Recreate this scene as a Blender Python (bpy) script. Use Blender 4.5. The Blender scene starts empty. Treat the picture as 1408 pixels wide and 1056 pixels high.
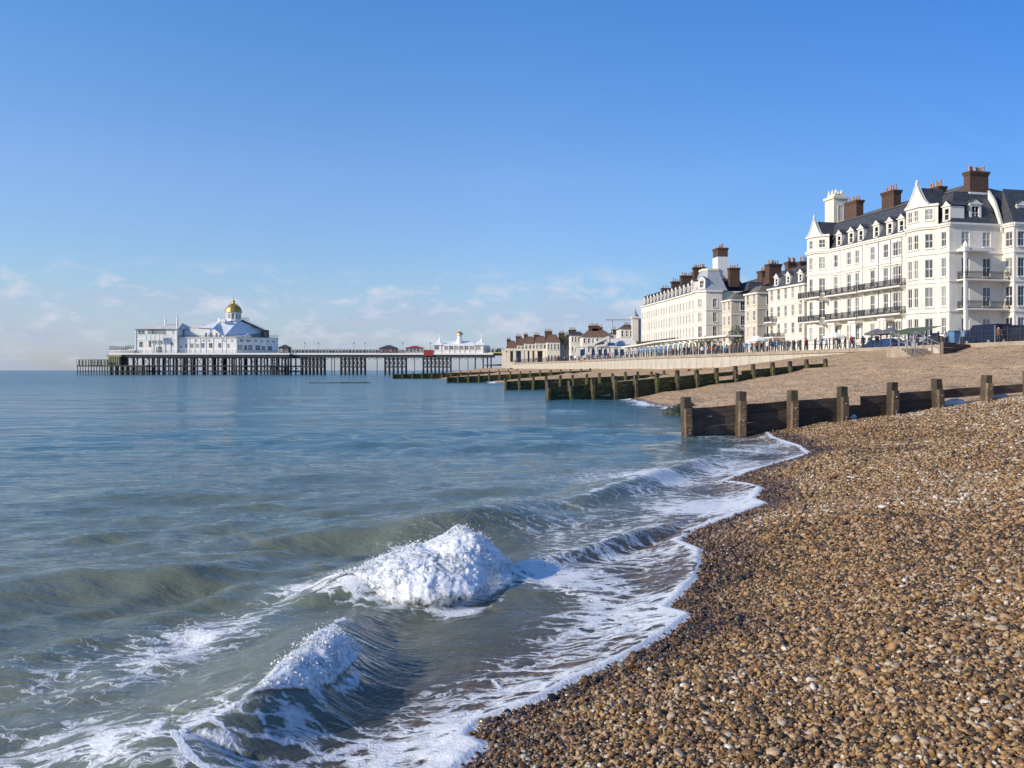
import bpy, math, random
import numpy as np
from mathutils import Vector, Matrix

random.seed(7)
rng = np.random.default_rng(11)
scene = bpy.context.scene
COL = scene.collection

# ------------------------------------------------------------------ camera
CAM_H = 2.5          # eye height above the sea
FPX = 1219.0         # focal length in photo pixels (photo 1408 x 1056, horizon at row 509)
cam_data = bpy.data.cameras.new("camera")
cam_data.sensor_width = 36.0
cam_data.lens = 36.0 * FPX / 1408.0
cam_data.shift_y = -(528 - 509) / 1408.0
cam_data.clip_start = 0.1
cam_data.clip_end = 40000
cam = bpy.data.objects.new("camera", cam_data)
cam.location = (0, 0, CAM_H)
cam.rotation_euler = (math.radians(90), 0, 0)
COL.objects.link(cam)
scene.camera = cam

# ------------------------------------------------------------------ world and sun
SUN_EL = math.radians(25)
SUN_DIR = Vector((-0.905, -0.425, 0)).normalized()      # horizontal direction towards the sun
SUN_AZ = math.atan2(SUN_DIR.x, SUN_DIR.y)               # clockwise from +Y
world = bpy.data.worlds.new("World")
scene.world = world
world.use_nodes = True
wn = world.node_tree
wn.nodes.clear()
def N(tree, t, **kw):
    n = tree.nodes.new(t)
    for k, v in kw.items():
        setattr(n, k, v)
    return n
def L(tree, a, b):
    tree.links.new(a, b)
def math_node(tree, op, a, b=None, clamp=False):
    n = N(tree, 'ShaderNodeMath', operation=op)
    n.use_clamp = clamp
    for i, v in enumerate((a, b)):
        if v is None: continue
        if isinstance(v, (int, float)): n.inputs[i].default_value = v
        else: L(tree, v, n.inputs[i])
    return n.outputs[0]
def ramp(tree, fac, stops, interp='LINEAR'):
    n = N(tree, 'ShaderNodeValToRGB')
    cr = n.color_ramp
    cr.interpolation = interp
    while len(cr.elements) < len(stops): cr.elements.new(0.5)
    for e, (p, c) in zip(cr.elements, stops):
        e.position = p
        e.color = (c[0], c[1], c[2], 1) if not isinstance(c, (int, float)) else (c, c, c, 1)
    L(tree, fac, n.inputs[0])
    return n.outputs[0]
def mixc(tree, fac, a, b, mode='MIX'):
    n = N(tree, 'ShaderNodeMix', data_type='RGBA', blend_type=mode)
    n.clamp_factor = True
    for sock, v in ((n.inputs[0], fac), (n.inputs[6], a), (n.inputs[7], b)):
        if isinstance(v, (int, float)): sock.default_value = v
        elif isinstance(v, (tuple, list)): sock.default_value = (v[0], v[1], v[2], 1)
        else: L(tree, v, sock)
    return n.outputs[2]
def noise(tree, vec, scale, detail=4, rough=0.55, dist=0.0, out=0):
    n = N(tree, 'ShaderNodeTexNoise')
    n.inputs['Scale'].default_value = scale
    n.inputs['Detail'].default_value = detail
    n.inputs['Roughness'].default_value = rough
    n.inputs['Distortion'].default_value = dist
    if vec is not None: L(tree, vec, n.inputs['Vector'])
    return n.outputs[out]
def mapping(tree, vec, scale=(1, 1, 1), rot=(0, 0, 0), loc=(0, 0, 0)):
    n = N(tree, 'ShaderNodeMapping')
    n.inputs['Scale'].default_value = scale
    n.inputs['Rotation'].default_value = rot
    n.inputs['Location'].default_value = loc
    L(tree, vec, n.inputs['Vector'])
    return n.outputs[0]

sky = N(wn, 'ShaderNodeTexSky', sky_type='NISHITA')
sky.sun_disc = False
sky.sun_elevation = SUN_EL
sky.sun_rotation = SUN_AZ
sky.altitude = 0
sky.air_density = 1.0
sky.dust_density = 0.6
sky.ozone_density = 2.2
hs = N(wn, 'ShaderNodeHueSaturation')
hs.inputs['Hue'].default_value = 0.502
hs.inputs['Saturation'].default_value = 1.12
hs.inputs['Value'].default_value = 1.0
L(wn, sky.outputs[0], hs.inputs['Color'])
tc = N(wn, 'ShaderNodeTexCoord')
sep = N(wn, 'ShaderNodeSeparateXYZ')
L(wn, tc.outputs['Generated'], sep.inputs[0])
zz = sep.outputs[2]
# a cold clear winter sky is bluer than the plain model
tint = ramp(wn, zz, [(0.0, (.76, .86, 1.24)), (.03, (.77, .87, 1.22)), (.09, (.80, .90, 1.13)), (.21, (.95, 1.05, 1.30)), (.40, (.72, 1.12, 1.50))])
skyc = mixc(wn, 1.0, hs.outputs[0], tint, 'MULTIPLY')
# the sky deepens gently away from the sun's side
skyc = mixc(wn, 1.0, skyc, ramp(wn, math_node(wn, 'ADD', math_node(wn, 'MULTIPLY', sep.outputs[0], .5), .5), [(0.0, (1.12, 1.08, 1.03)), (.28, (1.10, 1.07, 1.03)), (.5, (.95, .97, .99)), (.74, (.52, .70, .83)), (1.0, (.50, .69, .82))]), 'MULTIPLY')
# low bank of thin cloud close to the horizon, all the way round
cvec = mapping(wn, tc.outputs['Generated'], scale=(9, 9, 26))
c1 = noise(wn, cvec, 1.0, 5, 0.55, 0.3)
c2 = noise(wn, mapping(wn, tc.outputs['Generated'], scale=(22, 22, 48), loc=(3, 1, 4)), 1.0, 5, 0.6, 0.2)
band = ramp(wn, zz, [(0.0, 0.9), (0.045, 0.85), (0.075, 0.55), (0.095, 0.12), (0.12, 0.0)])
edge = ramp(wn, c1, [(0.36, 0.0), (0.66, 1.0)])
puffs = ramp(wn, c2, [(0.50, 0.0), (0.70, 1.0)])
pband = ramp(wn, zz, [(0.0, 0.4), (0.05, 0.8), (0.085, 0.9), (0.12, 0.0)])
m1 = math_node(wn, 'MULTIPLY', band, math_node(wn, 'ADD', math_node(wn, 'MULTIPLY', edge, 0.75), 0.2))
m2 = math_node(wn, 'MULTIPLY', pband, puffs)
cl = mixc(wn, math_node(wn, 'MULTIPLY', m1, 0.95), skyc, (3.2, 3.65, 4.95))
cl = mixc(wn, math_node(wn, 'MULTIPLY', m2, 0.95), cl, (4.9, 5.05, 5.8))
bg = N(wn, 'ShaderNodeBackground')
bg.inputs['Strength'].default_value = 0.14
L(wn, cl, bg.inputs['Color'])
wo = N(wn, 'ShaderNodeOutputWorld')
L(wn, bg.outputs[0], wo.inputs['Surface'])

sun_d = bpy.data.lights.new("sun", 'SUN')
sun_d.energy = 4.6
sun_d.angle = math.radians(0.5)
sun_d.color = (1.0, 0.88, 0.71)
sun = bpy.data.objects.new("sun", sun_d)
to_sun = Vector((SUN_DIR.x * math.cos(SUN_EL), SUN_DIR.y * math.cos(SUN_EL), math.sin(SUN_EL)))
sun.rotation_euler = to_sun.to_track_quat('Z', 'Y').to_euler()
sun.location = (-60, -20, 60)
COL.objects.link(sun)

vs = scene.view_settings
vs.view_transform = 'Standard'
vs.look = 'None'
vs.exposure = 0.0
vs.gamma = 1.0
vs.use_curve_mapping = False
scene.cycles.max_bounces = 6
scene.cycles.transparent_max_bounces = 8
scene.cycles.caustics_reflective = False
scene.cycles.caustics_refractive = False

# ------------------------------------------------------------------ general helpers
def U(px, py, z=0.0):
    """World point on the plane at height z seen at photo position (px, py)."""
    y = (CAM_H - z) * FPX / (py - 509.0)
    return ((px - 704.0) / FPX * y, y, z)
def AT(px, py, y):
    return ((px - 704.0) / FPX * y, y, CAM_H - (py - 509.0) / FPX * y)

def tag(o, label=None, cat=None, group=None, kind=None):
    if label: o['label'] = label
    if cat: o['category'] = cat
    if group: o['group'] = group
    if kind: o['kind'] = kind
    return o
def empty(name, loc=(0, 0, 0), rotz=0.0, label=None, cat=None, group=None):
    o = bpy.data.objects.new(name, None)
    o.empty_display_size = 0.3
    o.location = loc
    o.rotation_euler = (0, 0, rotz)
    COL.objects.link(o)
    return tag(o, label, cat, group)
def link_mesh(name, me, parent=None, loc=(0, 0, 0), rotz=0.0):
    o = bpy.data.objects.new(name, me)
    o.location = loc
    o.rotation_euler = (0, 0, rotz)
    COL.objects.link(o)
    if parent is not None: o.parent = parent
    return o
def copy_tree(o, parent=None):
    c = o.copy()
    COL.objects.link(c)
    c.parent = parent
    for ch in list(o.children): copy_tree(ch, c)
    return c

class MB:
    """Collects shapes and links them as one mesh object."""
    def __init__(self):
        self.v, self.f, self.mi, self.m = [], [], [], 0
    def add(self, vs_, fs_):
        b = len(self.v)
        self.v += [tuple(p) for p in vs_]
        self.f += [tuple(i + b for i in q) for q in fs_]
        self.mi += [self.m] * len(fs_)
        return self
    def quad(self, *p):
        return self.add(p, [tuple(range(len(p)))])
    def box(self, x0, x1, y0, y1, z0, z1):
        return self.add([(x0,y0,z0),(x1,y0,z0),(x1,y1,z0),(x0,y1,z0),(x0,y0,z1),(x1,y0,z1),(x1,y1,z1),(x0,y1,z1)],
                        [(0,3,2,1),(4,5,6,7),(0,1,5,4),(1,2,6,5),(2,3,7,6),(3,0,4,7)])
    def obox(self, p0, p1, w, h, z=None):
        """Beam from p0 to p1 with horizontal width w and height h, centred on the line."""
        a, b = Vector(p0), Vector(p1)
        d = (b - a)
        side = d.cross(Vector((0, 0, 1)))
        if side.length < 1e-6: side = Vector((1, 0, 0))
        side.normalize()
        up = side.cross(d).normalized()
        vs_ = []
        for q in (a, b):
            for s, t in ((-1,-1),(1,-1),(1,1),(-1,1)):
                vs_.append(q + side * (s * w / 2) + up * (t * h / 2))
        return self.add(vs_, [(0,1,2,3),(7,6,5,4),(0,4,5,1),(1,5,6,2),(2,6,7,3),(3,7,4,0)])
    def cyl(self, p0, p1, r0, r1=None, n=8, caps=True):
        r1 = r0 if r1 is None else r1
        a, b = Vector(p0), Vector(p1)
        d = (b - a).normalized()
        s = d.cross(Vector((0, 0, 1)))
        if s.length < 1e-4: s = Vector((1, 0, 0))
        s.normalize()
        t = d.cross(s)
        vs_ = []
        for q, r in ((a, r0), (b, r1)):
            for i in range(n):
                an = 2 * math.pi * i / n
                vs_.append(q + s * (r * math.cos(an)) + t * (r * math.sin(an)))
        fs_ = [(i, (i + 1) % n, n + (i + 1) % n, n + i) for i in range(n)]
        if caps: fs_ += [tuple(range(n - 1, -1, -1)), tuple(range(n, 2 * n))]
        return self.add(vs_, fs_)
    def lathe(self, cx, cy, prof, n=16, a0=0.0):
        vs_, fs_ = [], []
        for r, z in prof:
            for i in range(n):
                an = a0 + 2 * math.pi * i / n
                vs_.append((cx + r * math.cos(an), cy + r * math.sin(an), z))
        for k in range(len(prof) - 1):
            for i in range(n):
                j = (i + 1) % n
                fs_.append((k*n+i, k*n+j, (k+1)*n+j, (k+1)*n+i))
        fs_.append(tuple(range(n - 1, -1, -1)))
        fs_.append(tuple((len(prof) - 1) * n + i for i in range(n)))
        return self.add(vs_, fs_)
    def prism(self, poly, z0, z1):
        n = len(poly)
        return self.add([(x, y, z0) for x, y in poly] + [(x, y, z1) for x, y in poly],
                        [(i, (i+1) % n, n + (i+1) % n, n + i) for i in range(n)] + [tuple(range(n-1, -1, -1)), tuple(range(n, 2*n))])
    def mesh(self, name, mats, smooth=False):
        me = bpy.data.meshes.new(name)
        me.from_pydata(self.v, [], self.f)
        for m in (mats if isinstance(mats, (list, tuple)) else [mats]): me.materials.append(m)
        if any(self.mi): me.polygons.foreach_set('material_index', self.mi)
        if smooth: me.polygons.foreach_set('use_smooth', [True] * len(me.polygons))
        me.update()
        return me
    def build(self, name, mats, parent=None, loc=(0, 0, 0), rotz=0.0, smooth=False):
        return link_mesh(name, self.mesh(name, mats, smooth), parent, loc, rotz)

# value noise for shaping terrain and foam
def _hash(ix, iy, iz):
    h = (ix.astype(np.int64) * 374761393 + iy.astype(np.int64) * 668265263 + iz.astype(np.int64) * 2147483647 + 1013904223) & 0xFFFFFFFF
    h = ((h ^ (h >> 13)) * 1274126177) & 0xFFFFFFFF
    h = (h ^ (h >> 16)) & 0xFFFFFFFF
    return h.astype(np.float64) / 4294967295.0
def vnoise(x, y, z=0.0):
    x = np.asarray(x, float); y = np.asarray(y, float); z = np.broadcast_to(np.asarray(z, float), x.shape)
    ix, iy, iz = np.floor(x), np.floor(y), np.floor(z)
    fx, fy, fz = x - ix, y - iy, z - iz
    fx, fy, fz = [f * f * f * (f * (f * 6 - 15) + 10) for f in (fx, fy, fz)]
    r = 0
    for dx in (0, 1):
        for dy in (0, 1):
            for dz in (0, 1):
                w = (fx if dx else 1 - fx) * (fy if dy else 1 - fy) * (fz if dz else 1 - fz)
                r = r + w * _hash(ix + dx, iy + dy, iz + dz)
    return r * 2 - 1
def fbm(x, y, z=0.0, oct_=4, gain=0.5):
    r, a, s = 0, 1.0, 1.0
    for k in range(oct_):
        r = r + a * vnoise(x * s + 17.3 * k, y * s - 9.1 * k, np.asarray(z) * s + 3.7 * k)
        a *= gain; s *= 2.03
    return r
def sstep(a, b, x):
    t = np.clip((x - a) / (b - a), 0, 1)
    return t * t * (3 - 2 * t)

# ------------------------------------------------------------------ materials
def new_mat(name):
    m = bpy.data.materials.new(name)
    m.use_nodes = True
    t = m.node_tree
    return m, t, t.nodes['Principled BSDF']
def set_in(b, **kw):
    for k, v in kw.items():
        b.inputs[k.replace('_', ' ')].default_value = (v[0], v[1], v[2], 1) if isinstance(v, tuple) else v
def plain(name, col, rough=0.7, metal=0.0, var=0.15, scale=3.0, bump=0.0, bscale=20.0, rnd=0.0, streak=0.0):
    """Paint, plaster, timber or metal with uneven colour, optional bump, per-object variation and vertical weather streaks."""
    m, t, b = new_mat(name)
    tcn = N(t, 'ShaderNodeTexCoord')
    n1 = noise(t, tcn.outputs['Object'], scale, 5, 0.6)
    dark = tuple(c * (1 - var) for c in col)
    lite = tuple(min(1, c * (1 + var * 0.6)) for c in col)
    c = ramp(t, n1, [(0.3, dark), (0.7, lite)])
    if streak:
        n2 = noise(t, mapping(t, tcn.outputs['Object'], scale=(2.2, 2.2, 0.16)), 1.0, 5, 0.65)
        f = ramp(t, n2, [(0.5, 0.0), (0.72, 1.0)])
        c = mixc(t, math_node(t, 'MULTIPLY', f, streak), c, tuple(k * 0.45 * w for k, w in zip(col, (1, .93, .8))))
    if rnd:
        oi = N(t, 'ShaderNodeObjectInfo')
        v = math_node(t, 'ADD', math_node(t, 'MULTIPLY', oi.outputs['Random'], 2 * rnd), 1 - rnd)
        c = mixc(t, 1.0, c, v, 'MULTIPLY')
    L(t, c, b.inputs['Base Color'])
    set_in(b, Roughness=rough, Metallic=metal)
    if bump:
        bn = N(t, 'ShaderNodeBump')
        bn.inputs['Strength'].default_value = bump
        bn.inputs['Distance'].default_value = 0.02
        L(t, noise(t, tcn.outputs['Object'], bscale, 5, 0.6), bn.inputs['Height'])
        L(t, bn.outputs[0], b.inputs['Normal'])
    return m

M = {}
M['stucco_white'] = plain('white_stucco', (.75, .70, .605), .8, var=.10, scale=.5, streak=.32)
M['stucco_cream'] = plain('cream_stucco', (.74, .67, .54), .8, var=.08, scale=.7, streak=.25)
M['stucco_buff'] = plain('buff_stucco', (.62, .53, .41), .85, var=.12, scale=.7, streak=.35)
M['stucco_pale'] = plain('pale_grey_stucco', (.70, .70, .69), .8, var=.08, scale=.6, streak=.2)
M['trim'] = plain('white_trim', (.76, .715, .63), .6, var=.06, scale=2)
M['slate'] = plain('slate_roof', (.060, .062, .070), .55, var=.45, scale=1.6, rnd=.1, streak=.2)
M['slate_old'] = plain('lichen_slate', (.16, .145, .115), .75, var=.45, scale=1.2, streak=.25)
M['tile'] = plain('clay_roof_tile', (.17, .095, .06), .8, var=.4, scale=1.5, rnd=.15)
M['lead'] = plain('lead_sheet', (.34, .36, .39), .5, var=.15, scale=1.5, streak=.25)
M['brick'] = plain('chimney_brick', (.098, .054, .037), .85, var=.4, scale=4, rnd=.15, streak=.3)
M['pot'] = plain('chimney_pot_clay', (.40, .23, .15), .8, var=.3, scale=5)
M['iron'] = plain('black_iron', (.055, .055, .058), .5, var=.2)
M['iron_blue'] = plain('blue_black_painted_iron', (.035, .035, .055), .5, var=.3, scale=6)
M['steel_grey'] = plain('grey_painted_steel', (.22, .22, .235), .5, var=.2)
M['concrete'] = plain('sea_wall_concrete', (.52, .48, .40), .9, var=.28, scale=.45, bump=.4, bscale=6, streak=.85)
M['cap'] = plain('wall_cap_concrete', (.36, .29, .22), .9, var=.25, scale=1.1, bump=.2, bscale=8)
M['paving'] = plain('promenade_paving', (.33, .28, .24), .9, var=.15, scale=.5)
M['pier_white'] = plain('pier_white_paint', (.88, .85, .79), .6, var=.07, scale=.5, streak=.2)
M['pier_roof'] = plain('pier_felt_roof', (.62, .59, .53), .7, var=.15, scale=.4)
M['pier_blue'] = plain('pier_grey_blue_roof', (.76, .77, .78), .7, var=.1, scale=.4, streak=.1)
M['pier_iron'] = plain('pier_ironwork', (.045, .045, .05), .6, var=.4, scale=.6)
M['pier_timber'] = plain('pier_landing_timber', (.10, .085, .055), .85, var=.5, scale=.8)
M['gold'] = plain('gold_paint', (.60, .39, .10), .42, metal=.7, var=.12, scale=.8)
M['red'] = plain('red_paint', (.34, .035, .03), .5, var=.15)
M['blue'] = plain('blue_paint', (.035, .10, .25), .45, var=.2)
M['blue_glass'] = plain('blue_glazing', (.10, .20, .36), .15, var=.3, scale=1.0)
M['green'] = plain('green_canvas', (.06, .09, .055), .8, var=.2)
M['canvas_grey'] = plain('grey_canvas', (.12, .12, .14), .8, var=.15)
M['canvas_white'] = plain('white_canvas', (.78, .77, .74), .7, var=.05)
M['rubber'] = plain('tyre_rubber', (.02, .02, .02), .8, var=.1)
M['car_glass'] = plain('car_glass', (.02, .025, .03), .06, var=.1)
M['wood_pale'] = plain('weathered_timber', (.32, .22, .13), .85, var=.3, scale=5)
M['stone_pale'] = plain('pale_chalk_rock', (.60, .59, .58), .9, var=.2, scale=5, bump=.5, bscale=9)
M['weed'] = plain('seaweed', (.045, .055, .022), .6, var=.6, scale=6, bump=.8, bscale=25)
M['shrub'] = plain('shrub_leaf', (.06, .085, .03), .7, var=.4, scale=4)
M['skin'] = plain('skin', (.50, .31, .23), .6, var=.05)
M['hair'] = plain('hair', (.05, .035, .025), .7, var=.2)
M['denim'] = plain('dark_trousers', (.04, .05, .08), .8, var=.15)

def pane_mat():
    m, t, b = new_mat('window_glass')
    oi = N(t, 'ShaderNodeObjectInfo')
    tcn = N(t, 'ShaderNodeTexCoord')
    # some rooms are dark, others have blinds or net curtains right behind the glass
    c = ramp(t, oi.outputs['Random'], [(0.0, (.035, .045, .06)), (0.35, (.05, .06, .075)), (0.5, (.16, .17, .19)), (0.75, (.26, .26, .26)), (1.0, (.42, .41, .38))])
    n2 = noise(t, mapping(t, tcn.outputs['Object'], scale=(5, 5, .6)), 1.0, 3)
    c = mixc(t, 0.5, c, ramp(t, n2, [(.35, .35), (.65, 1.0)]), 'MULTIPLY')
    L(t, c, b.inputs['Base Color'])
    set_in(b, Roughness=.06)
    b.inputs['Specular IOR Level'].default_value = .6
    return m
M['pane'] = pane_mat()

def timber_mat(name, col, moss=0.0):
    """Sea-worn groyne timber: grain along the object's X or Z, cracks, algae and salt wear that differ per piece."""
    m, t, b = new_mat(name)
    tcn = N(t, 'ShaderNodeTexCoord')
    oi = N(t, 'ShaderNodeObjectInfo')
    off = N(t, 'ShaderNodeVectorMath', operation='ADD')
    cmb = N(t, 'ShaderNodeCombineXYZ')
    L(t, math_node(t, 'MULTIPLY', oi.outputs['Random'], 37.0), cmb.inputs[0])
    L(t, math_node(t, 'MULTIPLY', oi.outputs['Random'], 91.0), cmb.inputs[2])
    L(t, tcn.outputs['Object'], off.inputs[0]); L(t, cmb.outputs[0], off.inputs[1])
    g = noise(t, mapping(t, off.outputs[0], scale=(1.2, 20, 14)), 1.0, 6, 0.65, 0.6)
    big = noise(t, off.outputs[0], 2.2, 4, 0.6)
    c = ramp(t, g, [(0.25, tuple(k * .35 for k in col)), (0.5, col), (0.75, tuple(min(1, k * 1.7) for k in col))])
    c = mixc(t, 1.0, c, ramp(t, big, [(.3, .55), (.7, 1.25)]), 'MULTIPLY')
    c = mixc(t, 1.0, c, math_node(t, 'ADD', math_node(t, 'MULTIPLY', oi.outputs['Random'], .7), .65), 'MULTIPLY')
    if moss:
        mm = noise(t, off.outputs[0], 3.3, 5, 0.7)
        f = ramp(t, mm, [(0.60 - moss * .3, 0.0), (0.78 - moss * .25, 1.0)])
        c = mixc(t, math_node(t, 'MULTIPLY', f, .85), c, (.10, .115, .018))
    L(t, c, b.inputs['Base Color'])
    set_in(b, Roughness=.75)
    bn = N(t, 'ShaderNodeBump')
    bn.inputs['Strength'].default_value = .7
    bn.inputs['Distance'].default_value = .012
    L(t, g, bn.inputs['Height'])
    L(t, bn.outputs[0], b.inputs['Normal'])
    return m
M['plank'] = timber_mat('wet_dark_timber', (.085, .058, .040))
M['post'] = timber_mat('brown_groyne_timber', (.20, .125, .072))
M['post_dark'] = timber_mat('dark_groyne_timber', (.075, .054, .038), .25)
M['plank_moss'] = timber_mat('mossy_dark_timber', (.034, .034, .015), .55)
M['post_moss'] = timber_mat('mossy_groyne_timber', (.13, .095, .04), .75)
# ------------------------------------------------------------------ shore, beach and land
# water's edge (photo positions of the swash line near the camera, then survey points further along the shore)
EDGE_PX = [(646,1050),(677,1026),(668,1014),(652,1005),(657,992),(673,979),(742,962),(799,935),(844,916),(884,899),(927,874),(956,850),(940,842),(922,833),
           (941,817),(961,797),(966,775),(968,757),(940,740),(958,724),(1016,709),(1058,695),(1041,684),(1052,672),(1030,664),(1000,657),
           (1031,649),(1084,634),(1117,623),(1102,613),(1066,600)]
_e = [U(px, py, .10) for px, py in EDGE_PX]
SH = [(-3.6,-6.0),(-2.2,0.0),(-1.2,3.0),(-.5,4.9)] + [(p[0], p[1]) for p in _e] + \
     [(10.0,34.6),(10.2,40),(10.9,55),(10.0,63),(10.1,73),(9.2,90),(7.2,113),(2,150),(-8,190),(-20,250),(-30,330),(-42,440),(-38,470),(0,530),(50,640),(300,900),(900,1500)]
SHX = np.array([p[0] for p in SH]); SHY = np.array([p[1] for p in SH])
def S(y): return np.interp(y, SHY, SHX)
_ys = np.linspace(-6, 40, 800)
_k = np.ones(61) / 61
_sm = np.convolve(np.pad(S(_ys), 30, 'edge'), _k, 'valid')
def Ssm(y):
    """Shoreline without the small scallops of the swash."""
    y = np.asarray(y, float)
    return np.where(y < 38, np.interp(y, _ys, _sm), S(y))
WALL = [(60,-30),(51.5,36),(45,76),(41.4,97),(38.4,109),(33.7,130),(27,160),(16.8,234),(-1,338),(-14,430),(-16,480),(10,540),(60,640),(300,900),(900,1500)]
WX = np.array([p[0] for p in WALL]); WY = np.array([p[1] for p in WALL])
def Wl(y): return np.interp(y, WY, WX)
ZPROM = 5.0
def B(x, y, fine=True):
    """Height of the shingle beach."""
    x = np.asarray(x, float); y = np.asarray(y, float)
    s, w = Ssm(y), Wl(y)
    t = (x - s) / (w - s)
    ztop = np.interp(y, [60, 97, 112, 130, 160, 240, 430], [4.72, 4.75, 4.3, 3.05, 2.8, 2.9, 3.4])
    p = np.interp(y, [6, 12, 36, 60], [1.95, 1.6, 1.08, 1.0])
    tc_ = np.clip(t, 0, 1)
    z = .10 + (ztop - .10) * (1 - (1 - tc_) ** p)
    z = np.where(t < 0, .10 + (x - s) * .17, z)
    z = np.maximum(z, -1.2)
    if fine:
        d = np.hypot(x, y)
        amp = sstep(0.0, 3.0, (x - s)) * .8 + .2
        z = z + amp * (.030 * fbm(x * .45, y * .45, 1.0, 3) * np.clip(d / 8, .3, 2.0) + .012 * fbm(x * 2.2, y * 1.2, 5.0, 3))
        z = z + .05 * sstep(34, 42, y) * fbm(x * .8, y * .5, 9.0, 3)
    # a low storm ridge and cusps high up the beach
        z = z + .16 * np.exp(-((t - .55 - .04 * np.sin(y * .35)) / .035) ** 2) * sstep(20, 40, y)
        z = z + .07 * np.exp(-((x - s - 2.6 - .5 * np.sin(y * .5)) / .5) ** 2)
    return z

def shingle_mat():
    m, t, b = new_mat('shingle')
    geo = N(t, 'ShaderNodeNewGeometry')
    pos = geo.outputs['Position']
    wet = N(t, 'ShaderNodeAttribute', attribute_name='wet').outputs['Fac']
    def vor(scale, feat='F1', out='Color'):
        n = N(t, 'ShaderNodeTexVoronoi', feature=feat)
        n.inputs['Scale'].default_value = scale
        L(t, pos, n.inputs['Vector'])
        return n.outputs[out]
    vc = vor(16.0)
    s1 = N(t, 'ShaderNodeSeparateColor'); L(t, vc, s1.inputs[0])
    peb = ramp(t, s1.outputs[0], [(0.0, (.035, .026, .017)), (.2, (.12, .072, .035)), (.45, (.25, .155, .078)), (.7, (.37, .245, .13)), (.88, (.46, .34, .21)), (1.0, (.60, .52, .41))])
    vc2 = vor(5.0)
    s2 = N(t, 'ShaderNodeSeparateColor'); L(t, vc2, s2.inputs[0])
    peb = mixc(t, .45, peb, ramp(t, s2.outputs[1], [(0, (.12, .08, .05)), (.5, (.30, .20, .12)), (1, (.50, .38, .26))]))
    patch = noise(t, pos, .22, 4, .6)
    c = mixc(t, 1.0, peb, ramp(t, patch, [(.3, (1.45, 1.34, 1.14)), (.7, (1.82, 1.68, 1.44))]), 'MULTIPLY')
    # scattered drifts of darker, coarser stones and thin lines of dry weed along old tide marks
    drift = noise(t, mapping(t, pos, scale=(1.1, .35, 1.0), rot=(0, 0, math.radians(8))), 1.0, 6, .72)
    c = mixc(t, 1.0, c, ramp(t, drift, [(.34, (.62, .58, .54)), (.46, (1, 1, 1)), (.62, (1, 1, 1)), (.75, (1.15, 1.12, 1.08))]), 'MULTIPLY')
    c = mixc(t, wet, c, mixc(t, 1.0, c, (.42, .38, .36), 'MULTIPLY'))
    L(t, c, b.inputs['Base Color'])
    L(t, ramp(t, wet, [(0, .8), (1, .35)]), b.inputs['Roughness'])
    h1 = vor(16.0, 'F1', 'Distance')
    h2 = vor(5.0, 'F1', 'Distance')
    hh = math_node(t, 'ADD', math_node(t, 'MULTIPLY', h1, -.05), math_node(t, 'MULTIPLY', h2, -.10))
    bn = N(t, 'ShaderNodeBump')
    bn.inputs['Strength'].default_value = .6
    bn.inputs['Distance'].default_value = 1.0
    L(t, hh, bn.inputs['Height'])
    L(t, bn.outputs[0], b.inputs['Normal'])
    return m
M['shingle'] = shingle_mat()

def grid_mesh(name, X, Y, Z, keep=None, mats=(), attrs=None, smooth=True):
    r, c = X.shape
    me = bpy.data.meshes.new(name)
    idx = np.arange(r * c).reshape(r, c)
    q = np.stack([idx[:-1, :-1], idx[:-1, 1:], idx[1:, 1:], idx[1:, :-1]], -1).reshape(-1, 4)
    if keep is not None:
        kk = (keep[:-1, :-1] | keep[:-1, 1:] | keep[1:, 1:] | keep[1:, :-1]).reshape(-1)
        q = q[kk]
    used = np.unique(q)
    remap = np.full(r * c, -1); remap[used] = np.arange(len(used))
    q = remap[q]
    co = np.stack([X.reshape(-1), Y.reshape(-1), Z.reshape(-1)], -1)[used]
    me.vertices.add(len(co)); me.vertices.foreach_set('co', co.reshape(-1).astype(np.float32))
    me.loops.add(q.size); me.loops.foreach_set('vertex_index', q.reshape(-1).astype(np.int32))
    me.polygons.add(len(q)); me.polygons.foreach_set('loop_start', np.arange(0, q.size, 4, dtype=np.int32))
    me.update(calc_edges=True)
    if smooth: me.polygons.foreach_set('use_smooth', [True] * len(me.polygons))
    for n_, a in (attrs or {}).items():
        at = me.attributes.new(n_, 'FLOAT', 'POINT')
        at.data.foreach_set('value', a.reshape(-1)[used].astype(np.float32))
    for m in mats: me.materials.append(m)
    me.validate()
    return me

yy = np.concatenate([np.linspace(-8, 3, 24)[:-1], 3 * np.exp(np.linspace(0, math.log(40 / 3), 260))[:-1], 40 * np.exp(np.linspace(0, math.log(700 / 40), 170))])
tt = np.concatenate([np.linspace(-.0, 1, 200) ** 1.6])
rows = []
Yg = np.repeat(yy[:, None], 216, 1)
Sg, Wg = Ssm(yy)[:, None], Wl(yy)[:, None]
under = np.linspace(-6.0, -.05, 16)[None, :]
Xg = np.concatenate([Sg + under, Sg + (Wg - Sg + .15) * tt[None, :]], 1)
Zg = B(Xg, Yg)
Zg = Zg - .016 * (Yg < 34) * sstep(0, .3, Xg - S(Yg)) * sstep(36, 30, Yg)
wetg = 1 - sstep(.12, .75, Xg - S(Yg) + .25 * fbm(Xg * .8, Yg * .8, 3.0, 3))
beach = link_mesh('beach', grid_mesh('beach', Xg, Yg, Zg, None, [M['shingle']], {'wet': wetg}))
tag(beach, 'steep shingle beach of brown and tan pebbles sloping down to the sea', None, None, 'structure')

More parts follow.
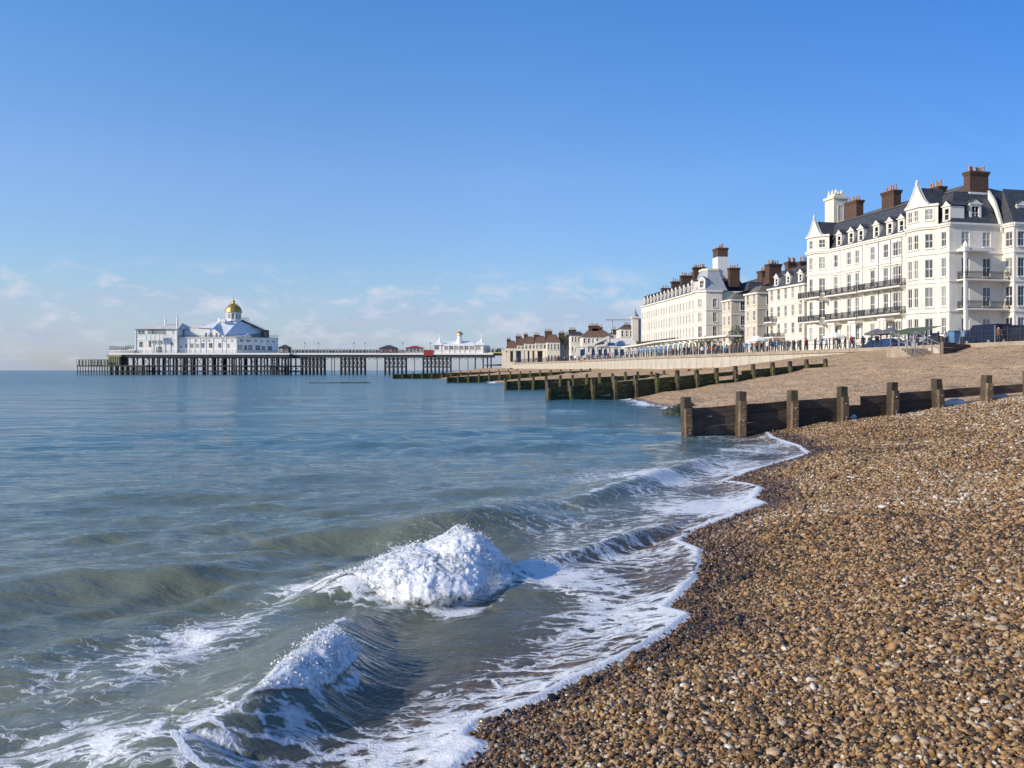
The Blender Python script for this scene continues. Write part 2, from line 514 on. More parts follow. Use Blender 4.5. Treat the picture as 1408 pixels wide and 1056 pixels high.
# loose pebbles: every stone is real geometry, scattered from a point set with geometry nodes
def pebble_mat():
    m, t, b = new_mat('pebble')
    att = N(t, 'ShaderNodeAttribute', attribute_type='INSTANCER', attribute_name='tone')
    wet = N(t, 'ShaderNodeAttribute', attribute_type='INSTANCER', attribute_name='damp').outputs['Fac']
    c = ramp(t, att.outputs['Fac'], [(0.0, (.020, .018, .016)), (.18, (.055, .038, .024)), (.34, (.14, .074, .026)), (.50, (.27, .145, .05)), (.66, (.38, .22, .085)), (.82, (.43, .29, .155)), (.93, (.36, .28, .20)), (.985, (.50, .40, .28)), (1.0, (.62, .56, .47))])
    geo = N(t, 'ShaderNodeNewGeometry')
    n1 = noise(t, geo.outputs['Position'], 55.0, 4, .6)
    c = mixc(t, 1.0, c, ramp(t, n1, [(.3, .70), (.7, 1.2)]), 'MULTIPLY')
    c = mixc(t, wet, c, mixc(t, 1.0, c, (.42, .38, .36), 'MULTIPLY'))
    L(t, c, b.inputs['Base Color'])
    L(t, ramp(t, wet, [(0, .62), (1, .22)]), b.inputs['Roughness'])
    return m
M['pebble'] = pebble_mat()

def scatter_pebbles(pts, scl, rot, tone, damp):
    me = bpy.data.meshes.new('pebbles')
    me.vertices.add(len(pts)); me.vertices.foreach_set('co', pts.astype(np.float32).reshape(-1))
    for n_, a, ty in (('scl', scl, 'FLOAT_VECTOR'), ('rot', rot, 'FLOAT_VECTOR'), ('tone', tone, 'FLOAT'), ('damp', damp, 'FLOAT')):
        at = me.attributes.new(n_, ty, 'POINT')
        at.data.foreach_set('vector' if 'VECTOR' in ty else 'value', a.astype(np.float32).reshape(-1))
    me.update()
    o = link_mesh('pebbles', me)
    g = bpy.data.node_groups.new('pebble_scatter', 'GeometryNodeTree')
    g.interface.new_socket('Geometry', in_out='INPUT', socket_type='NodeSocketGeometry')
    g.interface.new_socket('Geometry', in_out='OUTPUT', socket_type='NodeSocketGeometry')
    gi, go = N(g, 'NodeGroupInput'), N(g, 'NodeGroupOutput')
    joined = N(g, 'GeometryNodeJoinGeometry')
    for k in range(6):
        ico = N(g, 'GeometryNodeMeshIcoSphere')
        ico.inputs['Radius'].default_value = 1.0
        ico.inputs['Subdivisions'].default_value = 2
        nz = N(g, 'ShaderNodeTexNoise', noise_dimensions='4D')
        nz.inputs['Scale'].default_value = .85
        nz.inputs['W'].default_value = k * 7.3
        sub = N(g, 'ShaderNodeVectorMath', operation='SUBTRACT'); sub.inputs[1].default_value = (.5, .5, .5)
        L(g, nz.outputs['Color'], sub.inputs[0])
        mul = N(g, 'ShaderNodeVectorMath', operation='SCALE'); mul.inputs['Scale'].default_value = 1.25
        L(g, sub.outputs[0], mul.inputs[0])
        sp = N(g, 'GeometryNodeSetPosition')
        L(g, ico.outputs[0], sp.inputs['Geometry']); L(g, mul.outputs[0], sp.inputs['Offset'])
        sm = N(g, 'GeometryNodeSetShadeSmooth'); L(g, sp.outputs[0], sm.inputs[0])
        mt = N(g, 'GeometryNodeSetMaterial'); mt.inputs['Material'].default_value = M['pebble']
        L(g, sm.outputs[0], mt.inputs['Geometry'])
        gti = N(g, 'GeometryNodeGeometryToInstance'); L(g, mt.outputs[0], gti.inputs[0])
        L(g, gti.outputs[0], joined.inputs[0])
    iop = N(g, 'GeometryNodeInstanceOnPoints')
    iop.inputs['Pick Instance'].default_value = True
    L(g, gi.outputs[0], iop.inputs['Points']); L(g, joined.outputs[0], iop.inputs['Instance'])
    ri = N(g, 'FunctionNodeRandomValue', data_type='INT')
    for s_ in ri.inputs:
        if s_.name == 'Max' and s_.type == 'INT': s_.default_value = 5
        if s_.name == 'Min' and s_.type == 'INT': s_.default_value = 0
    L(g, [s_ for s_ in ri.outputs if s_.type == 'INT'][0], iop.inputs['Instance Index'])
    for nm, sock in (('scl', 'Scale'), ('rot', 'Rotation')):
        na = N(g, 'GeometryNodeInputNamedAttribute', data_type='FLOAT_VECTOR')
        na.inputs['Name'].default_value = nm
        src = [s_ for s_ in na.outputs if s_.type == 'VECTOR'][0]
        if sock == 'Rotation':
            e2r = N(g, 'FunctionNodeEulerToRotation'); L(g, src, e2r.inputs[0]); src = e2r.outputs[0]
        L(g, src, iop.inputs[sock])
    L(g, iop.outputs[0], go.inputs[0])
    md = o.modifiers.new('scatter', 'NODES'); md.node_group = g
    me.materials.append(M['pebble'])
    return o

def pebble_points():
    P_, Sc, Ro, To, Da = [], [], [], [], []
    # (from distance, to distance, stones per square metre, mean radius)
    for y0, y1, dens, r in ((1.5, 6, 3300, .0098), (6, 10, 2500, .0112), (10, 17, 1650, .0132), (17, 27, 950, .0150), (27, 36, 560, .0175)):
        x0, x1 = -3.2, .66 * y1 + 1.5
        n = int((x1 - x0) * (y1 - y0) * dens)
        x = rng.uniform(x0, x1, n); y = rng.uniform(y0, y1, n)
        u = x - S(y)
        ok = (u > -.06) & (x < .62 * y + 1.2) & (x < Wl(y) - 1)
        ok &= ~((u < .03) & (rng.random(n) < .6))
        x, y = x[ok], y[ok]
        n = len(x)
        rr = r * np.exp(rng.normal(0, .36, n)) * (1 + .35 * sstep(2, 7, x - S(y)))
        rr = np.clip(rr, r * .45, r * 3.0)
        z = B(x, y) + rr * rng.uniform(-.5, .9, n)
        P_.append(np.stack([x, y, z], -1))
        Sc.append(np.stack([rr * rng.uniform(1.0, 1.55, n), rr * rng.uniform(.8, 1.15, n), rr * rng.uniform(.5, .85, n)], -1))
        Ro.append(np.stack([rng.normal(0, .45, n), rng.normal(-.12, .45, n), rng.uniform(0, 6.283, n)], -1))
        tone = rng.beta(1.25, 1.45, n)
        tone = np.clip(tone + .10 * fbm(x * .5, y * .5, 2.0, 3) + .10 * sstep(1.5, 6, x - S(y)) + .015, 0, 1)
        To.append(tone)
        wob = .22 * fbm(x * .9, y * .9, 4.0, 3)
        Da.append(np.clip(1 - sstep(.15, 1.0, x - S(y) + wob), 0, 1))
    print('pebbles', sum(len(p) for p in P_))
    return [np.concatenate(a) for a in (P_, Sc, Ro, To, Da)]
peb = scatter_pebbles(*pebble_points())
tag(peb, 'loose rounded brown, orange, grey and white pebbles covering the beach', 'pebbles', None, 'stuff')

# land behind the sea wall
py_ = np.concatenate([np.linspace(-40, 480, 90), np.linspace(490, 1500, 20)])
pX = np.stack([Wl(py_) + .3, Wl(py_) + 14, Wl(py_) + 60, np.full(len(py_), 1600.0)], 1)
pY = np.repeat(py_[:, None], 4, 1)
prom = link_mesh('promenade', grid_mesh('promenade', pX, pY, np.full(pX.shape, ZPROM), None, [M['paving']], None, False))
tag(prom, 'paved seafront promenade running between the railing and the terraces', None, None, 'structure')
# ------------------------------------------------------------------ sea
# named wave crests: points (x, y, height), widths (front, back)
def smooth(p, it=2):
    """Corner-cutting so that a crest bends without kinks."""
    for _ in range(it):
        q = [p[0]]
        for a, b in zip(p[:-1], p[1:]):
            q.append(tuple(.75 * i + .25 * j for i, j in zip(a, b))); q.append(tuple(.25 * i + .75 * j for i, j in zip(a, b)))
        p = q + [p[-1]]
    return p
def C(*px): return smooth([(*U(a, b, c)[:2], c) for a, b, c in px])
def part_of(pts, a, b):
    n = len(pts)
    return pts[int(a * (n - 1)):int(b * (n - 1)) + 1]
W1 = C((60,858,.0),(150,852,.02),(240,845,.05),(330,832,.08),(405,812,.12),(450,799,.20),(500,783,.29),(534,768,.36),(575,752,.42),(612,741,.49),(632,728,.56),(648,736,.50),(668,751,.37),(690,770,.20),(708,785,.04))
W2 = C((515,815,.02),(480,838,.13),(440,872,.34),(400,908,.32),(345,957,.29),(290,986,.26),(246,1002,.22),(262,1032,.20),(305,1062,.16),(380,1110,.08),(470,1170,.02))[::-1]      # listed seaward end first, like the others
W3 = C((690,790,.03),(740,769,.13),(800,751,.16),(850,735,.17),(905,722,.13),(945,712,.02))
W4 = C((760,692,.03),(800,678,.16),(850,662,.22),(920,642,.22),(975,630,.10),(1000,625,.02))
W5 = C((340,738,.02),(430,722,.10),(560,702,.30),(635,687,.40),(700,684,.32),(760,676,.05))
W6 = [(-11.5,15.6,.0),(-9.6,16.2,.05),(-7.8,17.2,.26),(-6.4,17.9,.28),(-5.0,18.3,.05)]
W7 = [(-14.5,14.2,.02),(-11.5,14.6,.22),(-9.4,15.2,.24),(-7.6,15.9,.04)]
W8 = [(-6.2,19.8,.03),(-5.0,20.4,.24),(-3.8,20.9,.22),(-2.4,21.6,.03)]
W9 = [(-12,8.6,.02),(-9.5,9.2,.20),(-6.8,9.9,.24),(-4.9,10.6,.28),(-3.3,11.1,.24),(-2.0,11.8,.04)]
W10 = [(-9,6.9,.02),(-7,7.2,.14),(-5.2,7.6,.17),(-3.9,7.9,.12),(-2.9,8.2,.02)]
W11 = C((560,640,.03),(640,628,.15),(740,618,.12),(800,612,.02))
W12 = C((690,642,.03),(760,630,.16),(860,618,.18),(930,610,.04))
CRESTS = [(W1,.46,.95),(W2,.34,.72),(W3,.16,.34),(W4,.32,.7),(W5,.6,1.2),(W6,.7,1.2),(W7,.7,1.2),(W8,.7,1.3),(W9,.7,1.2),(W10,.5,.9),(W11,.6,1.2),(W12,.7,1.4)]
CRESTS = [([(*p[0][:2], 0.0)] + list(p[1:-1]) + [(*p[-1][:2], 0.0)], a, b) for p, a, b in CRESTS]
def crest_height(x, y, pts, wf, wb):
    h = np.zeros_like(x)
    best = np.full(x.shape, 1e9); amp = np.zeros_like(x); sd = np.zeros_like(x)
    P0 = np.array(pts)
    m = (x > P0[:,0].min() - 4) & (x < P0[:,0].max() + 4) & (y > P0[:,1].min() - 4) & (y < P0[:,1].max() + 4)
    if not m.any(): return h
    xs, ys = x[m], y[m]
    b = np.full(xs.shape, 1e9); a_ = np.zeros_like(xs); s_ = np.zeros_like(xs)
    for (ax, ay, az), (bx, by, bz) in zip(pts[:-1], pts[1:]):
        dx, dy = bx - ax, by - ay
        l2 = dx * dx + dy * dy
        t = np.clip(((xs - ax) * dx + (ys - ay) * dy) / l2, 0, 1)
        qx, qy = xs - ax - t * dx, ys - ay - t * dy
        d = np.hypot(qx, qy)
        cr = dx * qy - dy * qx
        u = d < b
        b = np.where(u, d, b); a_ = np.where(u, az + (bz - az) * t, a_); s_ = np.where(u, np.sign(cr), s_)
    w = np.where(s_ > 0, wb, wf)
    hh = a_ * np.exp(-(b / w) ** 2)
    hh -= np.where(s_ < 0, .16 * a_ * np.exp(-((b - 2.2 * wf) / (wf * 1.1)) ** 2), .0)
    h[m] = hh
    return h
_comp = []
_r = np.random.default_rng(5)
for lam, n in ((14, 3), (9, 4), (6, 5), (4, 6), (2.6, 7), (1.7, 8), (1.1, 9), (.7, 10), (.45, 10)):
    for i in range(n):
        th = math.radians((-58 if lam > 2 else -76) + _r.normal(0, 28))
        l = lam * _r.uniform(.8, 1.25)
        _comp.append((l, 2 * math.pi / l * math.cos(th), 2 * math.pi / l * math.sin(th), _r.uniform(0, 6.28), .0085 * l / math.sqrt(n) * (.62 if l > 3 else 1.15 if l > 2 else 3.2)))
def waves(x, y, res=None):
    h = np.zeros_like(x)
    for l, kx, ky, ph, a in _comp:
        s_ = np.sin(kx * x + ky * y + ph)
        c = a * (np.exp(s_ * .8) - 1.17)
        if res is not None: c = c * sstep(1.4, 3.2, l / np.maximum(res, 1e-4))
        h += c
    return h
def sea_z(x, y, res=None):
    x = np.asarray(x, float); y = np.asarray(y, float)
    q = S(y) - x
    near = sstep(.4, 5.5, q)
    grp = .75 + .6 * vnoise(x * .09 + 4, y * .09)
    far = np.interp(y, [30, 120, 600], [1.0, .75, .5])
    h = waves(x, y, res) * (near * .92 + .08) * grp * far * 1.1
    f = np.zeros_like(x)
    pos, neg = np.zeros_like(x), np.zeros_like(x)
    for i, (pts, wf, wb) in enumerate(CRESTS):
        ch = crest_height(x, y, pts, wf, wb) * (1.0 if i < 4 else .8 if i == 4 else .48)
        pos += np.clip(ch, 0, None) ** 3
        neg = np.minimum(neg, ch)
    f = np.cbrt(pos) + neg
    h = h * (1 - .75 * np.clip(f * 4, 0, 1))
    f *= 1 + .12 * vnoise(x * 1.3, y * 1.3, 8.0)
    # ribs and streaks running up the wave faces
    f += .006 * np.clip(f * 4, 0, 1) * vnoise(x * 5, y * 2.0, 2.0)
    h = h + f
    # swash: a thin sheet that runs up the shingle to the edge
    b = B(x, y)
    thick = .004 + .035 * sstep(.0, .10, q) * (1 - .55 * sstep(.12, .5, q)) + .012 * sstep(.3, 2, q)
    thick = thick + .010 * fbm(x * 6, y * 6, 1.0, 2) * sstep(0, .2, q)
    film = b + thick
    k = sstep(-.02, .02, q)
    z = np.maximum(h, film)
    blend = sstep(.6, 0, q)
    z = z * (1 - blend) + np.minimum(z, film + .015) * blend
    z = np.where(q > 0, z, b - .06 * sstep(0, .15, -q) - .004)
    return z
def seg_dist(x, y, pts):
    b = np.full(x.shape, 1e9); tt_ = np.zeros_like(x)
    n = len(pts) - 1
    for i in range(n):
        ax, ay = pts[i][:2]; bx, by = pts[i + 1][:2]
        dx, dy = bx - ax, by - ay
        t = np.clip(((x - ax) * dx + (y - ay) * dy) / (dx * dx + dy * dy), 0, 1)
        d = np.hypot(x - ax - t * dx, y - ay - t * dy)
        u = d < b
        b = np.where(u, d, b); tt_ = np.where(u, (i + t) / n, tt_)
    return b, tt_
def foam_density(x, y):
    """How much foam lies on the water, 0 to 1."""
    q = S(y) - x
    n1 = fbm(x * .55, y * .55, 3.0, 3)
    q0 = q / (1 + .7 * sstep(7.5, 10.5, y))
    f = np.interp(q0, [0, .06, .13, .6, 1.4, 2.3, 3.3, 7], [1, 1, .36, .32, .30, .14, .03, 0]) * (y < 36)
    f = f * (.9 + .7 * n1)
    f = np.where(q + .05 * fbm(x * 4, y * 4, 6.0, 3) < .085, np.maximum(f, .95), f)
    # away along the shore the swash is only a thin line
    f = np.where(y > 36, np.interp(q, [0, .6, 1.5, 2.5], [.9, .55, .2, 0]) * (.7 + .5 * n1), f)
    def patch(px, py, rx, ry, a, rot=0.0):
        cx, cy, _ = U(px, py, .1)
        dx, dy = x - cx, y - cy
        c, s_ = math.cos(rot), math.sin(rot)
        return a * np.exp(-((dx * c + dy * s_) / rx) ** 2 - ((dy * c - dx * s_) / ry) ** 2)
    f = f - patch(700, 812, .7, .55, .7, .9) - patch(560, 880, .9, .8, .45, .9) - patch(690, 740, .5, 1.2, .35)
    f = f + patch(800, 800, 1.0, .9, .38) + patch(850, 850, .8, .6, .25) + patch(880, 760, .8, .8, .2) + patch(555, 1005, .5, .40, .20) + patch(980, 690, 1.6, 1.2, .25)
    f = f + patch(120, 905, 1.0, .9, .25, .3) + patch(300, 850, .8, .6, .28, .6) + patch(420, 800, .35, .8, .35, -.4) + patch(250, 880, .5, .9, .2)
    f = f + patch(690, 690, 1.6, 1.4, .16) + patch(760, 655, 1.5, 1.2, .14) + patch(900, 655, 1.5, 2.0, .18) + patch(560, 735, .35, .25, .5, .5)
    f = f + patch(120, 1030, .7, .35, .35, .2) + patch(40, 1000, .6, .5, .15) + patch(880, 720, .6, .5, .2)
    # lips of the rollers and bores
    for pts, w, a in ((part_of(W1, .42, .62), .06, .6), (part_of(W2, .38, .88), .05, .8), (W3, .07, .5), (part_of(W4, .15, .9), .14, .5), (part_of(W5, .2, .7), .1, .1), (W12, .12, .2)):
        d, t = seg_dist(x, y, pts)
        f = np.maximum(f, a * np.exp(-(d / w) ** 2) * (.75 + .4 * vnoise(x * 3, y * 3, 1.0)))
    # foam dragged back behind the rollers
    for pts, w, a in ((part_of(W1, .4, .8), .5, .17), (part_of(W2, .4, .8), .4, .18)):
        d, t = seg_dist(x, y, pts)
        f = np.maximum(f, a * np.exp(-(d / w) ** 2))
    for pts, w, a in ((C((430,818,.03),(505,828,.0),(600,838,.0),(650,828,.0),(695,802,.0),(716,790,.0)), .26, .62), (C((330,1006,.1),(385,1006,.02),(432,992,.0),(468,964,.0),(500,926,.0)), .13, .5),
                      (C((418,812,.1),(500,784,.27),(575,745,.49),(632,728,.58)), .22, .42)):
        d, t = seg_dist(x, y, pts)
        f = np.maximum(f, a * np.exp(-(d / w) ** 2) * (.8 + .5 * vnoise(x * 4, y * 4, 2.0)))
    # white edge of the curling lip that runs towards the camera
    for ln_, w, a in ((C((238,998,.26),(250,1015,.25),(262,1032,.23),(305,1062,.19),(350,1092,.14)), .030, 1.0), (C((238,998,.26),(170,1012,.2),(90,1024,.12),(-30,1034,.06)), .05, .62), (C((200,1020,.2),(90,1042,.1),(-30,1052,.06)), .04, .45),
                      (C((352,1000,.1),(372,1030,.05),(395,1060,.03)), .035, .5), (C((390,1000,.05),(420,1035,.02),(460,1065,.02)), .04, .45)):
        d, t = seg_dist(x, y, ln_)
        f = np.maximum(f, a * np.exp(-(d / w) ** 2) * (.8 + .35 * vnoise(x * 6, y * 6, 3.0)))
    return np.clip(f, 0, 1)

def water_mat():
    m, t, b = new_mat('sea_water')
    geo = N(t, 'ShaderNodeNewGeometry')
    pos = geo.outputs['Position']
    foam = N(t, 'ShaderNodeAttribute', attribute_name='foam').outputs['Fac']
    shal = N(t, 'ShaderNodeAttribute', attribute_name='shallow').outputs['Fac']
    depthc = N(t, 'ShaderNodeAttribute', attribute_name='offshore').outputs['Fac']
    # silty green inshore, bluer offshore
    n0 = noise(t, mapping(t, pos, scale=(.5, .5, .5)), 1.0, 4, .6)
    near_c = ramp(t, n0, [(.3, (.128, .146, .104)), (.7, (.182, .196, .142))])
    col = mixc(t, depthc, near_c, (.060, .152, .182))
    col = mixc(t, shal, col, (.12, .10, .085))
    # bump: short wind ripples lying across the wind, plus finer chop
    bvec = mapping(t, pos, scale=(.8, 2.6, 1.0), rot=(0, 0, math.radians(14)))
    r1 = noise(t, bvec, 2.0, 4, .55, .5)
    r2 = noise(t, mapping(t, pos, scale=(1.0, 2.2, 1.0), rot=(0, 0, math.radians(10))), 8.0, 3, .6, .4)
    r3 = noise(t, mapping(t, pos, scale=(.28, .95, 1.0), rot=(0, 0, math.radians(10))), 1.0, 4, .6, .3)
    r4 = noise(t, mapping(t, pos, scale=(.10, .26, 1.0), rot=(0, 0, math.radians(12))), 1.0, 5, .62, .3)
    h = math_node(t, 'ADD', math_node(t, 'MULTIPLY', math_node(t, 'MULTIPLY', r4, depthc), .55), math_node(t, 'MULTIPLY', r1, .050))
    h = math_node(t, 'ADD', h, math_node(t, 'ADD', math_node(t, 'MULTIPLY', r2, .011), math_node(t, 'MULTIPLY', r3, .125)))
    h = math_node(t, 'MULTIPLY', h, math_node(t, 'ADD', 1.0, math_node(t, 'ADD', math_node(t, 'MULTIPLY', depthc, .5), math_node(t, 'MULTIPLY', N(t, 'ShaderNodeAttribute', attribute_name='far').outputs['Fac'], 2.2))))
    bn = N(t, 'ShaderNodeBump')
    bn.inputs['Strength'].default_value = 1.0
    bn.inputs['Distance'].default_value = 1.0
    L(t, h, bn.inputs['Height'])
    L(t, col, b.inputs['Base Color'])
    set_in(b, IOR=1.333)
    farf = N(t, 'ShaderNodeAttribute', attribute_name='far').outputs['Fac']
    L(t, math_node(t, 'ADD', ramp(t, depthc, [(0, .05), (1, .10)]), math_node(t, 'MULTIPLY', farf, .09)), b.inputs['Roughness'])
    L(t, bn.outputs[0], b.inputs['Normal'])
    L(t, math_node(t, 'SUBTRACT', 1.0, math_node(t, 'MULTIPLY', shal, .80)), b.inputs['Alpha'])
    # lace of foam
    warp = noise(t, pos, 1.7, 4, .6, out=1)
    wv = N(t, 'ShaderNodeVectorMath', operation='MULTIPLY_ADD')
    L(t, warp, wv.inputs[0]); wv.inputs[1].default_value = (.62, .62, .0); L(t, pos, wv.inputs[2])
    flat = mapping(t, wv.outputs[0], scale=(.78, 1.7, 0.0), rot=(0, 0, math.radians(-8)))
    def lace(scale):
        v = N(t, 'ShaderNodeTexVoronoi', feature='DISTANCE_TO_EDGE')
        v.inputs['Scale'].default_value = scale
        L(t, flat, v.inputs['Vector'])
        return v.outputs['Distance']
    l1 = math_node(t, 'SUBTRACT', 1.0, math_node(t, 'MULTIPLY', lace(3.1), 3.4), True)
    l2 = math_node(t, 'SUBTRACT', 1.0, math_node(t, 'MULTIPLY', lace(9.0), 3.0), True)
    nf = noise(t, flat, 9.0, 5, .7)
    nb = noise(t, flat, 2.2, 4, .6)
    p = math_node(t, 'ADD', math_node(t, 'MULTIPLY', l1, .36), math_node(t, 'MULTIPLY', l2, .24))
    p = math_node(t, 'ADD', p, math_node(t, 'ADD', math_node(t, 'MULTIPLY', nf, .40), math_node(t, 'MULTIPLY', nb, .40)))   # about 0.25 .. 1.2
    val = math_node(t, 'ADD', p, math_node(t, 'MULTIPLY', foam, 1.15))
    msk = ramp(t, math_node(t, 'SUBTRACT', val, .62), [(.50, 0.0), (.60, .55), (.78, 1.0)])
    msk = math_node(t, 'MULTIPLY', msk, ramp(t, foam, [(.03, 0.0), (.10, 1.0)]))
    fb = N(t, 'ShaderNodeBsdfPrincipled')
    fcol = ramp(t, nf, [(.3, (.70, .71, .72)), (.65, (.84, .84, .83))])
    L(t, fcol, fb.inputs['Base Color'])
    set_in(fb, Roughness=.65)
    fbn = N(t, 'ShaderNodeBump')
    fbn.inputs['Strength'].default_value = .8
    fbn.inputs['Distance'].default_value = .03
    L(t, math_node(t, 'ADD', math_node(t, 'MULTIPLY', msk, .6), math_node(t, 'MULTIPLY', noise(t, pos, 26.0, 4, .65), .5)), fbn.inputs['Height'])
    L(t, fbn.outputs[0], fb.inputs['Normal'])
    mx = N(t, 'ShaderNodeMixShader')
    L(t, math_node(t, 'MULTIPLY', msk, .93), mx.inputs[0]); L(t, b.outputs[0], mx.inputs[1]); L(t, fb.outputs[0], mx.inputs[2])
    L(t, mx.outputs[0], t.nodes['Material Output'].inputs['Surface'])
    return m
M['water'] = water_mat()

def build_sea():
    # rows get longer with distance, columns fan out
    ys_ = [2.6]
    while ys_[-1] < 16000:
        y = ys_[-1]
        ys_.append(y + min(max(y * y / (2.5 * FPX) * 1.35, .018), y * .09))
    ys_ = np.array(ys_)
    rr = np.linspace(-.98, .62, 860)
    Y = np.repeat(ys_[:, None], len(rr), 1)
    X = rr[None, :] * Y
    res = np.repeat(np.gradient(ys_)[:, None], len(rr), 1)
    keep = (X < S(Y) + .5) | (Y > 300)
    Z = sea_z(X, Y, np.maximum(res, .003 * Y) )
    Z = np.where(Y > 300, np.where(X < S(Y) + 5, Z, -.8), Z)
    f = foam_density(X, Y)
    depth = np.clip(Z - B(X, Y, False), 0, 9)
    sh = np.exp(-depth / .16) * (Y < 60)
    off = sstep(9, 45, Y + .5 * np.clip(-X, 0, 60))
    me = grid_mesh('sea', X, Y, Z, keep, [M['water']], {'foam': f, 'shallow': sh, 'offshore': off, 'far': sstep(40, 180, Y)})
    print('sea rows', len(ys_), 'verts', len(me.vertices))
    return link_mesh('sea', me)
sea = build_sea()
tag(sea, 'blue green sea rolling in with low waves and lacy foam', None, None, 'structure')
# open water to the side and behind, so the sea goes on outside the view
sw = MB()
sw.quad((-16000, -3000, -.05), (-4.5, -3000, -.05), (-4.5, 2.62, -.05), (-2.5, 2.62, -.05), (-15700, 16000, -.05))
o = sw.build('sea_offshore', M['water'])
tag(o, 'open water stretching away beyond the rollers', None, None, 'structure')

# ------------------------------------------------------------------ breaking foam
def foam_mat():
    m, t, b = new_mat('breaker_foam')
    geo = N(t, 'ShaderNodeNewGeometry')
    fade = N(t, 'ShaderNodeAttribute', attribute_name='fade').outputs['Fac']
    n1 = noise(t, geo.outputs['Position'], 17.0, 6, .72)
    n2 = noise(t, geo.outputs['Position'], 55.0, 4, .7)
    c = ramp(t, n1, [(.3, (.74, .75, .75)), (.6, (.88, .88, .87))])
    L(t, c, b.inputs['Base Color'])
    set_in(b, Roughness=.7)
    b.inputs['Subsurface Weight'].default_value = .85
    b.inputs['Subsurface Radius'].default_value = (.09, .09, .09)
    b.inputs['Subsurface Scale'].default_value = .5
    bn = N(t, 'ShaderNodeBump'); bn.inputs['Strength'].default_value = .35; bn.inputs['Distance'].default_value = .012
    L(t, math_node(t, 'ADD', n1, math_node(t, 'MULTIPLY', n2, .5)), bn.inputs['Height'])
    L(t, bn.outputs[0], b.inputs['Normal'])
    a = math_node(t, 'ADD', fade, math_node(t, 'MULTIPLY', math_node(t, 'SUBTRACT', n1, .5), 1.5))
    L(t, ramp(t, a, [(.25, 0.0), (.85, 1.0)]), b.inputs['Alpha'])
    return m
M['foam'] = foam_mat()
def interp_line(pts, n):
    p = np.array(pts, float)
    d = np.concatenate([[0], np.cumsum(np.hypot(np.diff(p[:,0]), np.diff(p[:,1])))])
    u = np.linspace(0, d[-1], n)
    return np.stack([np.interp(u, d, p[:,k]) for k in range(3)], -1)
def foam_roller(name, crest, base, nu, nv, puff, drops, label, seed, hump=.08):
    cr = interp_line([U(*p) for p in crest], nu)
    ba = interp_line([U(*p) for p in base], nu)
    v = np.linspace(0, 1, nv)
    uu_ = np.linspace(0, 1, nu); en_ = np.sin(uu_ * math.pi) ** .5
    cr[:, 2] += en_ * hump * fbm(uu_ * 7 + seed, uu_ * 0, 0.5, 3)
    ba[:, 0] += en_ * hump * 1.2 * fbm(uu_ * 6, uu_ * 0 + seed, 2.5, 3); ba[:, 1] += en_ * hump * 1.2 * fbm(uu_ * 6, uu_ * 0 + seed, 6.5, 3)
    u = np.linspace(0, 1, nu)
    Uu, Vv = np.meshgrid(u, v, indexing='ij')
    back = cr - (ba - cr) * .35
    P = np.zeros((nu, nv, 3))
    # path: behind the crest -> over it -> down the tumbling front
    a = np.clip(Vv / .25, 0, 1)[..., None]; bq = np.clip((Vv - .25) / .75, 0, 1)[..., None]
    P = np.where(Vv[..., None] < .25, back[:, None] * (1 - a) + cr[:, None] * a, cr[:, None] * (1 - bq) + ba[:, None] * bq)
    hh = (cr[:, 2] - ba[:, 2])[:, None]
    P[..., 2] = np.where(Vv < .25, P[..., 2], ba[:, None, 2] + hh * np.cos(bq[..., 0] * math.pi / 2) ** .85)
    edge = np.sin(np.clip(Uu, 0, 1) * math.pi) ** .45
    bulge = np.sin(np.clip((Vv - .08) / .92, 0, 1) * math.pi) ** .7 * edge
    x, y, z = P[..., 0], P[..., 1], P[..., 2]
    fwd = (ba - cr); fwd[:, 2] = 0
    fwd /= np.maximum(np.linalg.norm(fwd, axis=1, keepdims=True), 1e-6)
    soft = lambda n: np.sqrt(n * n + .012)
    b1 = soft(vnoise(x * 4.2, y * 4.2, z * 4.2 + seed)); b2 = soft(vnoise(x * 10, y * 10, z * 10 + seed)); b3 = soft(vnoise(x * 25, y * 25, z * 25 + seed)); b4 = vnoise(x * 60, y * 60, z * 60 + seed)
    tail = np.interp(Uu, [0, .15, .65, 1], [.6, 1.1, 1.0, .8])
    amt = bulge * puff * tail * (.50 + .75 * b1 + .60 * b2 * np.interp(Uu, [0, .5, 1], [.3, 1, 1]) + .30 * b3 * np.interp(Uu, [0, .5, 1], [.2, 1, 1]) + .05 * b4)
    P[..., 0] += fwd[:, None, 0] * amt * .8
    P[..., 1] += fwd[:, None, 1] * amt * .8
    zs = sea_z(P[..., 0], P[..., 1])
    P[..., 2] = np.where(Vv < .2, zs + .012, np.maximum(P[..., 2], zs + .008)) + amt * .38
    fade = np.clip(bulge * 1.7 + .05, 0, 1)
    fade = np.minimum(fade, np.clip((1 - Vv) / .09, 0, 1) ** .6 * .9 + .1)
    fade = np.minimum(fade, np.clip(Vv / .22, 0, 1) * .75 + .1)
    fade = fade * np.interp(Uu, [0, .10, .30, 1], [.6, .88, 1.05, 1.05]) * (.9 + .22 * vnoise(x * 5, y * 5, z * 5))
    me = grid_mesh(name, P[..., 0], P[..., 1], P[..., 2], None, [M['foam']], {'fade': fade})
    # clots of froth over the roller and spray thrown off its crest
    import bmesh
    bm = bmesh.new(); bmesh.ops.create_icosphere(bm, subdivisions=1, radius=1.0)
    iv = np.array([v.co[:] for v in bm.verts]); fi = np.array([[v.index for v in f.verts] for f in bm.faces]); bm.free()
    rd = np.random.default_rng(seed)
    n = drops
    ui = np.clip(rd.beta(1.7, 1.15, n), 0, .999); vi = np.where(rd.random(n) < .6, np.clip(rd.normal(.25, .09, n), .05, .9), np.clip(rd.beta(1.3, 1.3, n) * .9 + .08, 0, .999))
    p = P[(ui * nu).astype(int), (vi * nv).astype(int)]
